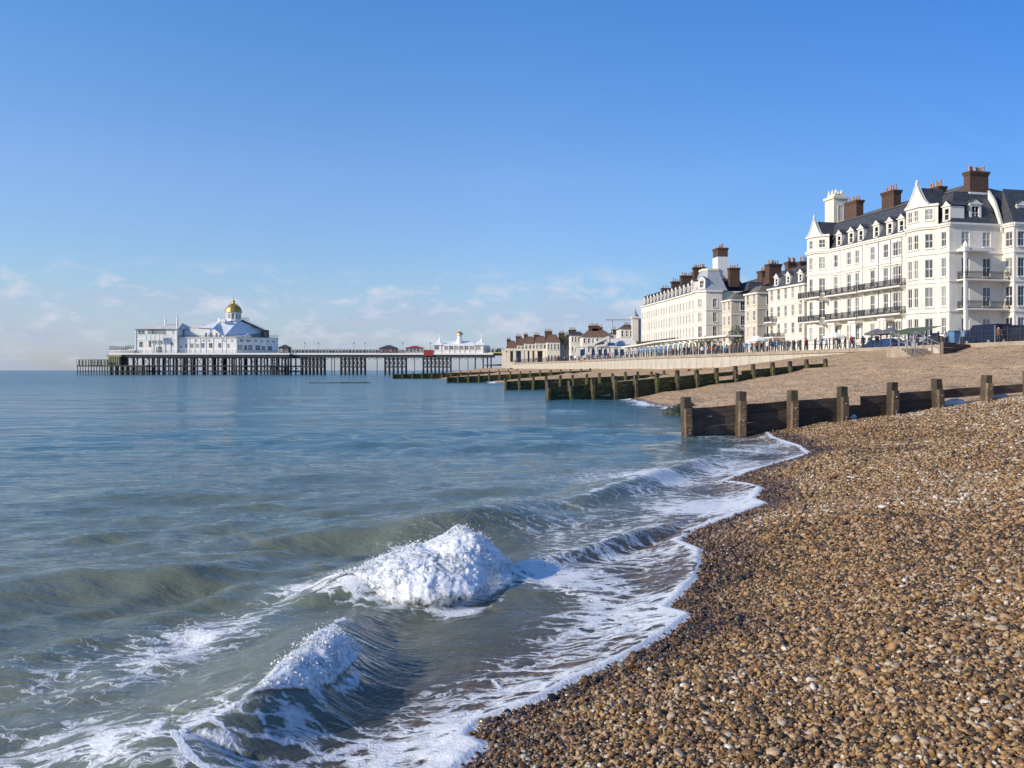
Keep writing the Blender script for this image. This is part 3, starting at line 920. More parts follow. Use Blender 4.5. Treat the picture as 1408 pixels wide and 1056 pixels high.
    kp = (vnoise(p[:, 0] * 6, p[:, 1] * 6, p[:, 2] * 6 + seed) + rd.normal(0, .25, n)) > .05
    ui, vi, p = ui[kp], vi[kp], p[kp]; n = len(ui)
    top = np.exp(-((vi - .25) / .16) ** 2)
    lift = rd.exponential(.012 + .026 * top * np.interp(ui, [0, .4, .8, 1], [.3, .8, 1.3, 1.0]))
    far_ = np.clip(lift / .05, 0, 1)
    rad = np.clip(np.exp(rd.normal(math.log(.0056), .42, n)), .0018, .016) * (1 - .78 * far_) * np.interp(ui, [0, .3, 1], [.6, 1, 1])
    f_ = fwd[(ui * nu).astype(int)]
    q = p + np.stack([f_[:, 0] * lift * .8, f_[:, 1] * lift * .8, lift * .9], -1) + rd.normal(0, .010, (n, 3)) * (1 + 2.5 * far_[:, None])
    scl = rad[:, None] * rd.uniform(.7, 1.5, (n, 3))
    V = (iv[None] * scl[:, None] + q[:, None]).reshape(-1, 3)
    F = (fi[None] + (np.arange(n) * len(iv))[:, None, None]).reshape(-1, 3)
    m2 = bpy.data.meshes.new('spray')
    m2.vertices.add(len(V)); m2.vertices.foreach_set('co', V.astype(np.float32).reshape(-1))
    m2.loops.add(F.size); m2.loops.foreach_set('vertex_index', F.reshape(-1).astype(np.int32))
    m2.polygons.add(len(F)); m2.polygons.foreach_set('loop_start', np.arange(0, F.size, 3, dtype=np.int32))
    m2.update(calc_edges=True); m2.polygons.foreach_set('use_smooth', [True] * len(F))
    at = m2.attributes.new('fade', 'FLOAT', 'POINT'); at.data.foreach_set('value', np.full(len(V), 1.6, np.float32))
    bm = bmesh.new(); bm.from_mesh(me); bm.from_mesh(m2); bm.to_mesh(me); bm.free()
    bpy.data.meshes.remove(m2)
    o = link_mesh(name, me)
    tag(o, label, 'wave foam', None, 'stuff')
    return o
foam_roller('breaking_foam', [(408,812,.12),(450,799,.20),(500,783,.29),(534,768,.36),(575,752,.42),(612,741,.49),(632,727,.57),(646,733,.52),(668,751,.38),(692,772,.2)],
            [(416,816,.06),(452,812,.03),(505,826,.0),(545,833,.0),(600,837,.0),(650,829,.0),(694,804,.0),(712,784,.04)], 360, 130, .085, 8000,
            'tumbling white foam of the larger breaker offshore', 3, .06)
foam_roller('breaking_foam', [(318,970,.27),(360,944,.30),(400,908,.32),(440,872,.34),(462,873,.26),(484,888,.14)],
            [(335,1002,.08),(385,1000,.02),(430,986,.0),(465,960,.0),(492,930,.0),(506,908,.0)], 300, 100, .060, 3000,
            'small curl of white foam on the nearest roller', 9, .03)
# ------------------------------------------------------------------ groynes
_cache = {}
def timber_mesh(key, mat, lx, ly, lz, seed=0, worn=.012, cap=False):
    """A balk of timber with worn arrises and slightly uneven faces; x is along, origin at the centre bottom."""
    k = (key, mat.name, round(lx, 2), round(ly, 2), round(lz, 2), seed, cap)
    if k in _cache: return _cache[k]
    r = random.Random(seed * 31 + 5)
    m = MB()
    n = 4
    vs_, fs_ = [], []
    ch = min(ly, lz) * .10
    for i in range(n + 1):
        x = -lx / 2 + lx * i / n
        j = [r.uniform(-worn, worn) for _ in range(4)]
        y0, y1, z0, z1 = -ly/2 + j[0], ly/2 + j[1], 0 + j[2], lz + j[3]
        vs_ += [(x, y0+ch, z0), (x, y1-ch, z0), (x, y1, z0+ch), (x, y1, z1-ch), (x, y1-ch, z1), (x, y0+ch, z1), (x, y0, z1-ch), (x, y0, z0+ch)]
    for i in range(n):
        for q in range(8):
            a, b_ = i*8+q, i*8+(q+1) % 8
            fs_.append((a, b_, b_+8, a+8))
    fs_ += [tuple(range(7, -1, -1)), tuple(n*8+q for q in range(8))]
    m.add(vs_, fs_)
    _cache[k] = m.mesh(key, mat)
    return _cache[k]
def post_mesh(h_pile, h_front, w, mat, mat_dark, seed, ground):
    """Tall dark pile with a shorter brown cheek bolted to its near face."""
    r = random.Random(seed)
    m = MB()
    def stick(cx, cy, wx, wy, z0, z1, mi, lean):
        m.m = mi
        n, c = 5, .025
        vs_, fs_ = [], []
        for i in range(n + 1):
            z = z0 + (z1 - z0) * i / n
            s = 1 - (.06 if i == n else 0)
            ox, oy = lean[0] * i / n + r.uniform(-.006, .006), lean[1] * i / n
            hx, hy = wx / 2 * s, wy / 2 * s
            for px, py in ((-hx+c,-hy),(hx-c,-hy),(hx,-hy+c),(hx,hy-c),(hx-c,hy),(-hx+c,hy),(-hx,hy-c),(-hx,-hy+c)):
                vs_.append((cx + px + ox, cy + py + oy, z + (r.uniform(-.015, .015) if i == n else 0)))
        for i in range(n):
            for q in range(8):
                a, b_ = i*8+q, i*8+(q+1) % 8
                fs_.append((a, b_, b_+8, a+8))
        fs_ += [tuple(range(7, -1, -1)), tuple(n*8+q for q in range(8))]
        m.add(vs_, fs_)
    lean = (r.uniform(-.02, .02), 0)
    stick(0, .02, w, w, ground - .6, h_pile, 1, lean)
    stick(-.01, -w * .5 - .02, w * .92, w * .42, ground - .6, h_front, 0, lean)
    m.m = 2
    for z in (h_front - .25, (h_front + ground) / 2 - .05, h_front - .9):
        if z > ground + .1: m.cyl((r.uniform(-.03, .03), -w * .73 - .04, z), (0, -w * .7, z), .035, .035, 8)
    return m.mesh('post', [mat, mat_dark, M['steel_grey']])

def groyne(label, start, step, n, top0, top_step, w, plank_h, mats, skip=(), broken=(), planks_max=9, pile_drop=.0, group='timber groynes running down the beach'):
    ang = math.atan2(step[1], step[0])
    sp = math.hypot(*step)
    root = empty('groyne', (start[0], start[1], 0), ang, label, 'groyne', group)
    ca, sa = math.cos(ang), math.sin(ang)
    for k in range(n):
        gx, gy = start[0] + step[0] * k, start[1] + step[1] * k
        gb = float(B(np.array([gx]), np.array([gy]))[0])
        top = top0 + top_step * k + random.uniform(-.06, .06)
        if top - gb < .12 and k > 3: continue
        me = post_mesh(top, max(gb + .1, top - .36 + random.uniform(-.1, .06)), w, mats[0], mats[1], k + int(abs(start[0]) * 10), min(gb, 0.0) if gb < .4 else gb - .5)
        pst = link_mesh('post', me, root, (sp * k, 0, 0))
        pst.rotation_euler = (random.uniform(-.03, .03), random.uniform(-.035, .035), random.uniform(-.09, .09))
        if k == n - 1: break
        mx_, my_ = gx + step[0] / 2, gy + step[1] / 2
        gm = float(B(np.array([mx_]), np.array([my_]))[0])
        pt = top0 + top_step * (k + .5) - .47 + pile_drop
        z = pt - plank_h
        row = 0
        while row < planks_max and z > max(gm - plank_h * 1.4, -.55):
            if (k, row) not in skip:
                lx = sp - .02
                if (k, row) in broken:
                    lx *= .55
                me = timber_mesh('plank', mats[2], lx, .10, plank_h - .004, (k * 5 + row) % 11)
                xo = sp * (k + .5) + ((sp - lx) / 2 - .02 if (k, row) in broken else 0)
                p = link_mesh('plank', me, root, (xo, w * .5 + .09 + random.uniform(-.03, .03), z))
                p.rotation_euler = (random.uniform(-.02, .02), math.atan2(-top_step, sp) + random.uniform(-.006, .006), 0)
            z -= plank_h; row += 1
    return root
g1 = groyne('nearest groyne of dark wet planks with tall brown posts and broken gaps', (6.62, 33.5), (2.15, .51), 9, 1.50, .131, .33, .36,
            (M['post'], M['post_dark'], M['plank']), skip={(5, 1), (6, 1)}, broken={(3, 0)})
g2 = groyne('second groyne with green mossy posts, its seaward end standing in the water', (2.95, 72.5), (1.9, .80), 15, 1.52, .150, .32, .36,
            (M['post_moss'], M['post_dark'], M['plank_moss']), skip={(8, 1)}, broken={(9, 0)})
g3 = groyne('third groyne along the beach, dark and mossy, half hidden behind the second', (-.8, 113), (1.75, .42), 18, 1.55, .075, .32, .40,
            (M['post_moss'], M['post_dark'], M['plank_moss']))
g4 = groyne('fourth groyne, low and dark below the sunlit shingle near the pier', (-13, 178), (2.1, .5), 15, 1.55, .10, .32, .45,
            (M['post_moss'], M['post_dark'], M['plank_moss']))
g5 = groyne('farthest groyne, a thin dark line beside the foot of the pier', (-36, 268), (2.9, .7), 14, 1.7, .08, .36, .5,
            (M['post_moss'], M['post_dark'], M['plank_moss']))
# pale rocks showing through the gaps of the nearest groyne
def rock(name, x, y, z, rx, ry, rz, label, seed):
    import bmesh
    bm = bmesh.new()
    bmesh.ops.create_icosphere(bm, subdivisions=3, radius=1.0)
    co = np.array([v.co[:] for v in bm.verts])
    d = 1 + .22 * fbm(co[:,0]*1.3 + seed, co[:,1]*1.3, co[:,2]*1.3, 3) + .05 * fbm(co[:,0]*5 + seed, co[:,1]*5, co[:,2]*5, 2)
    for v, s_ in zip(bm.verts, d): v.co = Vector((v.co.x * rx, v.co.y * ry, v.co.z * rz)) * float(s_)
    me = bpy.data.meshes.new(name); bm.to_mesh(me); bm.free()
    me.polygons.foreach_set('use_smooth', [True] * len(me.polygons))
    me.materials.append(M['stone_pale'])
    o = link_mesh(name, me, None, (x, y, z), .23)
    return tag(o, label, 'rock', 'pale rocks lodged behind the nearest groyne')
def g1pt(k, off=.45): return (6.62 + 2.15 * k - .23 * off, 33.5 + .51 * k + .97 * off)
x, y = g1pt(3.28); rock('pale_rock', x, y, float(B(np.array([x]), np.array([y]))[0]) + .12, .38, .25, .26, 'smooth pale rock low in the groyne gap beside the fourth post from the sea', 1)
x, y = g1pt(5.5); rock('pale_rock', x, y, float(B(np.array([x]), np.array([y]))[0]) + .02, .75, .25, .20, 'long grey white rock filling the wide gap under the top plank of the nearest groyne', 2)
x, y = g1pt(6.45); rock('pale_rock', x, y, float(B(np.array([x]), np.array([y]))[0]) - .02, .5, .22, .2, 'white rock in the gap nearest the landward end of the groyne', 3)
# seaweed covered boulders where the shingle has been scoured away behind the groyne
def weed_mound():
    m = MB()
    r = random.Random(4)
    import bmesh
    bm = bmesh.new()
    for i in range(26):
        t = i / 25
        x = 8.7 + 2.3 * t + r.uniform(-.3, .3); y = 50 + 8.5 * t + r.uniform(-.5, .5)
        bmesh.ops.create_icosphere(bm, subdivisions=2, radius=r.uniform(.25, .5), matrix=Matrix.Translation((x + .6, y, r.uniform(-.1, .15))) @ Matrix.Diagonal((1.3, 1.1, .5, 1)))
    co = np.array([v.co[:] for v in bm.verts])
    d = .16 * fbm(co[:,0]*3, co[:,1]*3, co[:,2]*3, 4)
    for v, s_ in zip(bm.verts, d): v.co += Vector((float(s_) * .5, 0, float(s_)))
    for i in range(900):
        k = r.randrange(len(co)); p = co[k]
        a = r.uniform(0, 6.28); l = r.uniform(.06, .2)
        q = [bm.verts.new((p[0], p[1], p[2])), bm.verts.new((p[0] + math.cos(a) * l, p[1] + math.sin(a) * l, p[2] + .05)), bm.verts.new((p[0] + math.cos(a + .4) * l * .8, p[1] + math.sin(a + .4) * l * .8, p[2] - .08))]
        bm.faces.new(q)
    me = bpy.data.meshes.new('seaweed'); bm.to_mesh(me); bm.free()
    me.materials.append(M['weed'])
    o = link_mesh('seaweed', me)
    tag(o, 'dark green seaweed over scoured stones behind the nearest groyne', 'seaweed', None, 'stuff')
weed_mound()
# old low timbers awash seaward of the groynes
def awash(px0, px1, py, name_label):
    a, b_ = U(px0, py, .05), U(px1, py, .05)
    root = empty('sunken_beam', (a[0], a[1], 0), math.atan2(b_[1] - a[1], b_[0] - a[0]), name_label, 'beam', 'old timbers awash off the groynes')
    ln = math.hypot(b_[0] - a[0], b_[1] - a[1])
    n = max(2, int(ln / 5))
    for i in range(n):
        me = timber_mesh('beam', M['plank_moss'], ln / n * .96, .35, .34, i % 5, .05)
        link_mesh('beam', me, root, (ln / n * (i + .5), random.uniform(-.12, .12), -.2 + random.uniform(-.05, .06)))
awash(424, 510, 526.5, 'long low dark beam awash out towards the pier')
awash(540, 612, 521.0, 'dark broken timbers awash just off the farthest groyne')
# ------------------------------------------------------------------ sea wall, railing, steps
def along(line, d0, step):
    """Points every `step` metres along a polyline, with headings."""
    p = np.array(line, float)
    dd = np.concatenate([[0], np.cumsum(np.hypot(np.diff(p[:,0]), np.diff(p[:,1])))])
    out = []
    d = d0
    while d < dd[-1]:
        x, y = np.interp(d, dd, p[:,0]), np.interp(d, dd, p[:,1])
        x2, y2 = np.interp(d + .3, dd, p[:,0]), np.interp(d + .3, dd, p[:,1])
        out.append((x, y, math.atan2(y2 - y, x2 - x)))
        d += step
    return out
WLINE = [(float(Wl(y)), float(y)) for y in np.linspace(62, 346, 90)]
wall_root = empty('sea_wall', (WLINE[0][0], WLINE[0][1], 0), 0, 'long pale concrete sea wall holding up the promenade above the shingle', 'sea wall')
ox, oy = WLINE[0]
segs = along(WLINE, 0, 6.0)
for k, (a, b_) in enumerate(zip(segs[:-1], segs[1:])):
    m = MB()
    x0, y0, x1, y1 = a[0], a[1], b_[0], b_[1]
    ln = math.hypot(x1 - x0, y1 - y0)
    m.box(0, ln - .025, 0, .45, 0, 4.62)
    m.box(0, ln - .025, -.06, .0, 0, 2.2)
    o = m.build('wall_bay', M['concrete'], wall_root, (x0 - ox, y0 - oy, 0), math.atan2(y1 - y0, x1 - x0))
    m = MB(); m.box(0, ln - .012, -.28, .62, 4.62, 5.04)
    m.build('coping', M['cap'], wall_root, (x0 - ox, y0 - oy, 0), math.atan2(y1 - y0, x1 - x0))
# flip so that the face (local -y) looks out to sea: headings run away from the camera, the sea lies to the left
for o in wall_root.children:
    pass
rail_root = empty('promenade_railing', (ox, oy, ZPROM), 0, 'long row of dark blue railing posts along the top of the sea wall', 'railing')
RL = [(x + .12, y) for x, y in WLINE]
pts_ = along(RL, 0, 1.62)
pm = MB()
pm.box(-.055, .055, -.055, .055, 0, 1.28); pm.box(-.075, .075, -.075, .075, 1.28, 1.36); pm.box(-.075, .075, -.075, .075, 0, .12)
pmesh = pm.mesh('post', M['iron_blue'])
pm2 = MB(); pm2.box(-.04, .04, -.04, .04, 0, 1.5); pm2.box(-.055, .055, -.055, .055, 1.5, 1.56)
pmesh2 = pm2.mesh('post', M['steel_grey'])
for i, (x, y, a) in enumerate(pts_):
    link_mesh('post', pmesh if (y > 96 or i % 3) else pmesh2, rail_root, (x - ox, y - oy, .04), a)
for z, r in ((1.18, .028), (.72, .018), (.36, .018)):
    for s0 in range(0, len(pts_) - 1, 12):
        m = MB()
        for p, q in zip(pts_[s0:s0+12], pts_[s0+1:s0+13]):
            m.obox((p[0] - ox, p[1] - oy, z), (q[0] - ox, q[1] - oy, z), r * 1.6, r * 1.6)
        m.build('rail', M['iron_blue'], rail_root)
# dark timber retaining wall and steps at the landward end of the beach
tb = empty('timber_retaining_wall', AT(1294, 484, 79), 0, 'dark boarded retaining wall sunk in the shingle below the railing', 'retaining wall')
bx, by, bz = tb.location
e_ = AT(1337, 474, 84)
dx_, dy_ = e_[0] - bx, e_[1] - by
a_ = math.atan2(dy_, dx_); ln = math.hypot(dx_, dy_)
for k in range(3):
    link_mesh('board', timber_mesh('plank', M['plank'], ln, .12, .37, k), tb, (math.cos(a_) * ln / 2, math.sin(a_) * ln / 2, -.35 + k * .39), a_)
pw = post_mesh(1.35, .9, .22, M['wood_pale'], M['post_dark'], 3, -.4)
link_mesh('post', pw, tb, (0, -.15, 0))
st = empty('beach_steps', AT(1262, 487, 82), math.radians(98), 'concrete steps and handrails leading from the promenade down to the shingle', 'steps')
m = MB()
for k in range(6): m.box(-1.6 + k * .42, 3.0, -1.3, 1.3, -.6 + k * .19, -.41 + k * .19)
m.build('flight', M['cap'], st)
for sy in (-1.25, 1.25):
    m = MB()
    for k in range(4): m.cyl((-1.5 + k * 1.3, sy, -.7 + k * .5), (-1.5 + k * 1.3, sy, .95 + k * .42), .045, .045, 6)
    m.obox((-1.5, sy, .92), (2.4, sy, 2.2), .06, .06); m.obox((-1.5, sy, .45), (2.4, sy, 1.73), .05, .05)
    m.build('handrail', M['steel_grey'], st)
m = MB(); m.box(-1.4, 2.6, -1.62, -1.38, -1.0, .55); m.build('side_wall', M['concrete'], st)
# ------------------------------------------------------------------ the pier
PD = 480.0
PX = lambda px: (px - 704) / FPX * PD
PZ = lambda py: CAM_H - (py - 509) / FPX * PD
zdeck = PZ(485.2)
pier = empty('pier', (PX(400), PD + 8, 0), 0, 'long Victorian pier on dark iron legs running out across the sea', 'pier')
px0, py0 = PX(400), PD + 8
def pb(m, name, mat, root=pier, smooth=False):
    """Builds a mesh given in world coordinates as a child of `root`."""
    l = root.location
    m.v = [(x - l.x, y - l.y, z - l.z) for x, y, z in m.v]
    return m.build(name, mat, root, smooth=smooth)
# deck
m = MB()
m.box(PX(150), PX(398), PD, PD + 46, PZ(487.7), zdeck)
m.box(PX(398) + .003, PX(678), PD + 2, PD + 15, PZ(487.7), zdeck - .02)
pb(m, 'deck', M['pier_white'])
m = MB()
m.box(PX(152), PX(397), PD + .4, PD + 45, PZ(491.2), PZ(487.7) - .004)
m.box(PX(397) + .003, PX(680), PD + 2.4, PD + 14.6, PZ(491.2), PZ(487.7) - .006)
for k in range(70):
    x = PX(152 + k * 7.4)
    m.obox((x, PD + .3 + (2 if k > 33 else 0), PZ(494)), (x + 1.4, PD + .3 + (2 if k > 33 else 0), PZ(491.2)), .25, .25)
    m.obox((x + 2.9, PD + .3 + (2 if k > 33 else 0), PZ(494)), (x + 1.5, PD + .3 + (2 if k > 33 else 0), PZ(491.2)), .25, .25)
pb(m, 'girder', M['pier_iron'])
# piles under the pier head
pile = MB(); pile.cyl((0, 0, -1.2), (0, 0, PZ(491.2)), .42, .36, 8, False)
pile_me = pile.mesh('pile', M['pier_iron'])
pile2 = MB(); pile2.cyl((0, 0, -1.2), (0, 0, PZ(491.2)), .62, .55, 8, False)
pile2_me = pile2.mesh('pile', M['pier_iron'])
R2 = random.Random(3)
rows_y = [PD + 1.0, PD + 14, PD + 29, PD + 43]
xs_ = np.linspace(152, 395, 34)
for j, y in enumerate(rows_y):
    for i, p in enumerate(xs_):
        if j in (1, 2) and i % 2: continue
        link_mesh('pile', pile2_me if i % 3 == 0 else pile_me, pier, (PX(p) - px0 + R2.uniform(-.4, .4), y - py0, 0))
def braces(m, xa, xb, y, z0, z1, w=.2):
    m.obox((xa, y, z0), (xb, y, z1), w, w); m.obox((xa, y, z1), (xb, y, z0), w, w)
m = MB()
for y in (PD + .6, PD + 28.6):
    for z in (PZ(503.3), PZ(510.6)): m.box(PX(152), PX(397), y, y + .5, z - .35, z + .35)
for i in range(0, 33, 2): braces(m, PX(xs_[i]), PX(xs_[i + 1]), PD + .7, PZ(503.3), PZ(491.5))
for i in range(20, 33): braces(m, PX(xs_[i]), PX(xs_[i + 1]), PD + 28, PZ(510.6), PZ(503.3))
m.box(PX(368), PX(397), PD - 2.5, PD + .5, PZ(503.6), PZ(503.0))
for p in np.linspace(369, 396, 8): m.cyl((PX(p), PD - 2.2, -1), (PX(p), PD - 2.2, PZ(503.3)), .3, .3, 6)
pb(m, 'bracing', M['pier_iron'])
# trestles of the walkway
for xa, xb, n in ((413, 444, 7), (467, 500, 7), (528, 557, 6), (581, 619, 8)):
    for y in (PD + 3, PD + 6):
        for p in np.linspace(xa, xb, n): link_mesh('pile', pile_me, pier, (PX(p) - px0, y - py0, 0))
    m = MB()
    for z in (PZ(504.5), PZ(493.5)): m.box(PX(xa), PX(xb), PD + 2.6, PD + 3.1, z - .35, z + .35)
    q = np.linspace(xa, xb, n)
    for i in range(n - 1): braces(m, PX(q[i]), PX(q[i + 1]), PD + 2.8, PZ(504.5), PZ(493.5), .30)
    pb(m, 'bracing', M['pier_iron'])
thin = MB(); thin.cyl((0, 0, -1.2), (0, 0, PZ(491.2)), .2, .2, 6, False)
thin_me = thin.mesh('pile', M['pier_iron'])
for p, me in ((454, thin_me), (517, thin_me), (569, thin_me), (631, thin_me), (643, thin_me), (653, pile_me), (664, pile_me), (670, pile_me), (675, pile_me), (458, thin_me)):
    link_mesh('pile', me, pier, (PX(p) - px0, -4, 0))
# deck railings: dark lattice
def railing(m, xa, ya, xb, yb, z, h=1.25, step=1.1, th=.09):
    n = max(1, int(math.hypot(xb - xa, yb - ya) / step))
    for i in range(n + 1):
        t = i / n
        x, y = xa + (xb - xa) * t, ya + (yb - ya) * t
        m.box(x - th/2, x + th/2, y - th/2, y + th/2, z, z + h)
    for zz_ in (h, h * .55, h * .12): m.obox((xa, ya, z + zz_), (xb, yb, z + zz_), th, th)
m = MB()
railing(m, PX(166), PD + .3, PX(397), PD + .3, zdeck, 1.5, 1.3, .1)
railing(m, PX(399), PD + 2.3, PX(594), PD + 2.3, zdeck, 1.6, .62, .17)
railing(m, PX(399), PD + 14.6, PX(678), PD + 14.6, zdeck, 1.5, 1.0, .12)
pb(m, 'railing', M['iron_blue'])
# landing stage at the seaward end
ls = empty('landing_stage', (PX(130), PD + 6, 0), 0, 'lower timber landing stage with railings at the seaward end of the pier', 'landing stage')
m = MB(); m.box(PX(109), PX(205), PD - 3, PD + 14, PZ(504), PZ(502.6)); m.box(PX(109), PX(205), PD - 3.1, PD - 2.7, PZ(511), PZ(510.2)); pb(m, 'platform', M['pier_timber'], ls)
for p in np.linspace(110, 204, 26):
    m = MB(); m.cyl((PX(p), PD - 2.8, -1.2), (PX(p), PD - 2.8, PZ(502)), .26, .26, 6); m.cyl((PX(p), PD + 13, -1.2), (PX(p), PD + 13, PZ(502)), .26, .26, 6)
    pb(m, 'pile', M['pier_timber'], ls)
m = MB()
railing(m, PX(109), PD - 2.8, PX(155), PD - 2.8, PZ(502.6), 3.2, .9, .14); railing(m, PX(109), PD + 13, PX(155), PD + 13, PZ(502.6), 3.2, 1.2, .14)
for p in np.linspace(112, 150, 10): m.box(PX(p), PX(p) + .5, PD - 2.9, PD - 2.6, PZ(502.6), PZ(495))
pb(m, 'fence', M['pier_timber'], ls)
m = MB(); m.box(PX(150), PX(166), PD - 1, PD + 10, PZ(502), PZ(490.5)); m.box(PX(148), PX(168), PD - 1.5, PD + 11, PZ(490.5), PZ(487.7) - .01)
for k in range(6): m.box(PX(151 + k * 2.6), PX(152 + k * 2.6), PD - 1.3, PD - 1.0, PZ(502), PZ(490.5))
pb(m, 'stair_tower', plain('ochre_boards', (.42, .36, .20), .8, var=.3, scale=1.2), ls)
# seaward terrace
tr = empty('pier_terrace', (PX(160), PD + 6, zdeck), 0, 'raised railed terrace at the far end of the pier beside the white pavilion', 'terrace')
m = MB(); m.box(PX(148), PX(181.5), PD + 2, PD + 30, PZ(482.6), PZ(481.3)); m.box(PX(153), PX(181), PD + 3, PD + 28, zdeck + .01, PZ(482.6)); pb(m, 'floor', M['pier_white'], tr)
m = MB(); railing(m, PX(148), PD + 2.2, PX(181), PD + 2.2, PZ(481.3), 2.0, 1.0, .12); railing(m, PX(148), PD + 2.2, PX(148), PD + 29, PZ(481.3), 2.0, 1.2, .12)
railing(m, PX(160), PD + 12, PX(181), PD + 12, PZ(479.5), 2.0, 1.2, .12); pb(m, 'railing', M['iron_blue'], tr)
m = MB(); m.box(PX(162), PX(181), PD + 12, PD + 25, PZ(481.3) + .01, PZ(478.5)); pb(m, 'kiosk_wall', M['pier_white'], tr)

# windows for far walls: frame and dark pane set in a shallow recess box on the wall face
def flat_window(root, x, y, z, w, h, nx, ny, name='window', fm='trim'):
    """Window with frame bars; (nx, ny) is the outward normal; placed at the centre of the sill line in world space."""
    key = ('fw', round(w, 2), round(h, 2), fm)
    if key not in _cache:
        f = MB(); t_ = .09 * max(1, w / 1.6)
        f.box(-w/2 - t_, -w/2, -.10, .02, -t_, h + t_); f.box(w/2, w/2 + t_, -.10, .02, -t_, h + t_)
        f.box(-w/2, w/2, -.10, .02, -t_, 0); f.box(-w/2, w/2, -.10, .02, h, h + t_)
        f.box(-w/2, w/2, -.07, .01, h * .5 - t_/2, h * .5 + t_/2); f.box(-t_/2, t_/2, -.068, .012, 0, h)
        f.box(-w/2 - t_*1.6, w/2 + t_*1.6, -.22, .02, -t_*1.9, -t_ - .002)
        p = MB(); p.box(-w/2, w/2, -.03, .03, 0.001, h - .001)
        _cache[key] = (f.mesh('window', M[fm]), p.mesh('pane', M['pane']))
    fme, pme = _cache[key]
    l = root.location
    a = math.atan2(ny, nx) + math.pi / 2
    # root may be rotated: bring the point into its frame
    c, s_ = math.cos(-root.rotation_euler.z), math.sin(-root.rotation_euler.z)
    lx, ly = x - l.x, y - l.y
    o = link_mesh(name, fme, root, (lx * c - ly * s_, lx * s_ + ly * c, z - l.z), a - root.rotation_euler.z)
    link_mesh('pane', pme, o, (0, 0, 0))
    return o
# the main pavilion
pav = empty('pier_pavilion', (PX(290), PD + 22, zdeck), 0, 'white pier pavilion with gilded dome, grey hipped roofs and many small windows', 'pavilion')
yl = PD + 4          # front of the left block
zd = zdeck
z452, z464 = PZ(452), PZ(463.8)
m = MB()
m.box(PX(182), PX(239.5), yl, yl + 30, zd + .01, z452)
pb(m, 'wall', M['pier_white'], pav)
m = MB(); m.box(PX(181.5), PX(240), yl - .25, yl + .0, PZ(467), PZ(466.2)); m.box(PX(198), PX(222), yl - 1.9, yl - .26, PZ(468), PZ(467.2)); m.box(PX(198), PX(222), yl - 1.9, yl - 1.7, PZ(467.2), PZ(459.7))
for p in (198, 204, 210, 216, 221.5): m.box(PX(p), PX(p) + .35, yl - 2.0, yl - 1.7, PZ(468), PZ(459))
for p in (198, 206, 214, 222): m.box(PX(p), PX(p) + .3, yl - 1.9, yl - 1.6, zd, PZ(468))
for p in (182, 239): m.box(PX(p) - .2, PX(p) + .35, yl - .3, yl + .2, zd, z452)
pb(m, 'balcony', M['pier_white'], pav)
def hip(m, x0, x1, y0, y1, z0, rx0, rx1, ry, z1, over=1.0):
    a = [(x0 - over, y0 - over, z0), (x1 + over, y0 - over, z0), (x1 + over, y1 + over, z0), (x0 - over, y1 + over, z0)]
    b = [(rx0, ry, z1), (rx1, ry, z1)]
    m.add(a + b, [(0, 1, 5, 4), (1, 2, 5), (2, 3, 4, 5), (3, 0, 4), (3, 2, 1, 0)])
m = MB(); hip(m, PX(182), PX(239.5), yl, yl + 30, z452 + .01, PX(207), PX(234), yl + 14, PZ(441.5), .9)
pb(m, 'roof', M['pier_roof'], pav)
for p, h in ((215.5, 430), (239.5, 429)):
    m = MB(); w_ = .5
    m.lathe(PX(p), yl + (8 if p < 220 else .6), [(w_, PZ(452 if p > 220 else 445)), (w_, PZ(440)), (w_*1.4, PZ(439.5)), (w_*.8, PZ(438)), (.28, PZ(435)), (.2, PZ(432.5)), (.45, PZ(431.8)), (.08, PZ(h))], 8)
    pb(m, 'finial', M['pier_white'], pav)
# middle range: lower storey with flat roof and the canted shaded wing behind
yf = PD + 6
wx, wy = PX(320), yf
ux, uy = math.cos(math.radians(42)), math.sin(math.radians(42))
wl = 25.0
fp = [(PX(240), yf), (wx, wy), (wx + ux * wl, wy + uy * wl), (wx + ux * wl - 6, wy + uy * wl + 14), (PX(240), yf + 34)]
m = MB(); m.prism(fp, zd + .012, z464); pb(m, 'wall', M['pier_white'], pav)
m = MB(); m.prism([(x + .0, y - .4) if i < 2 else (x + .3, y - .3) if i == 2 else (x, y) for i, (x, y) in enumerate(fp)], z464 + .005, z464 + .4); pb(m, 'parapet', M['trim'], pav)
m = MB(); railing(m, fp[1][0] - 7, fp[1][1], fp[1][0], fp[1][1], z464 + .4, 1.3, 1.2, .1); railing(m, fp[1][0], fp[1][1], fp[2][0], fp[2][1], z464 + .4, 1.6, 1.2, .12); railing(m, PX(241), yf, PX(300), yf, z464 + .4, 1.0, 1.4, .1)
pb(m, 'roof_railing', M['iron_blue'], pav)
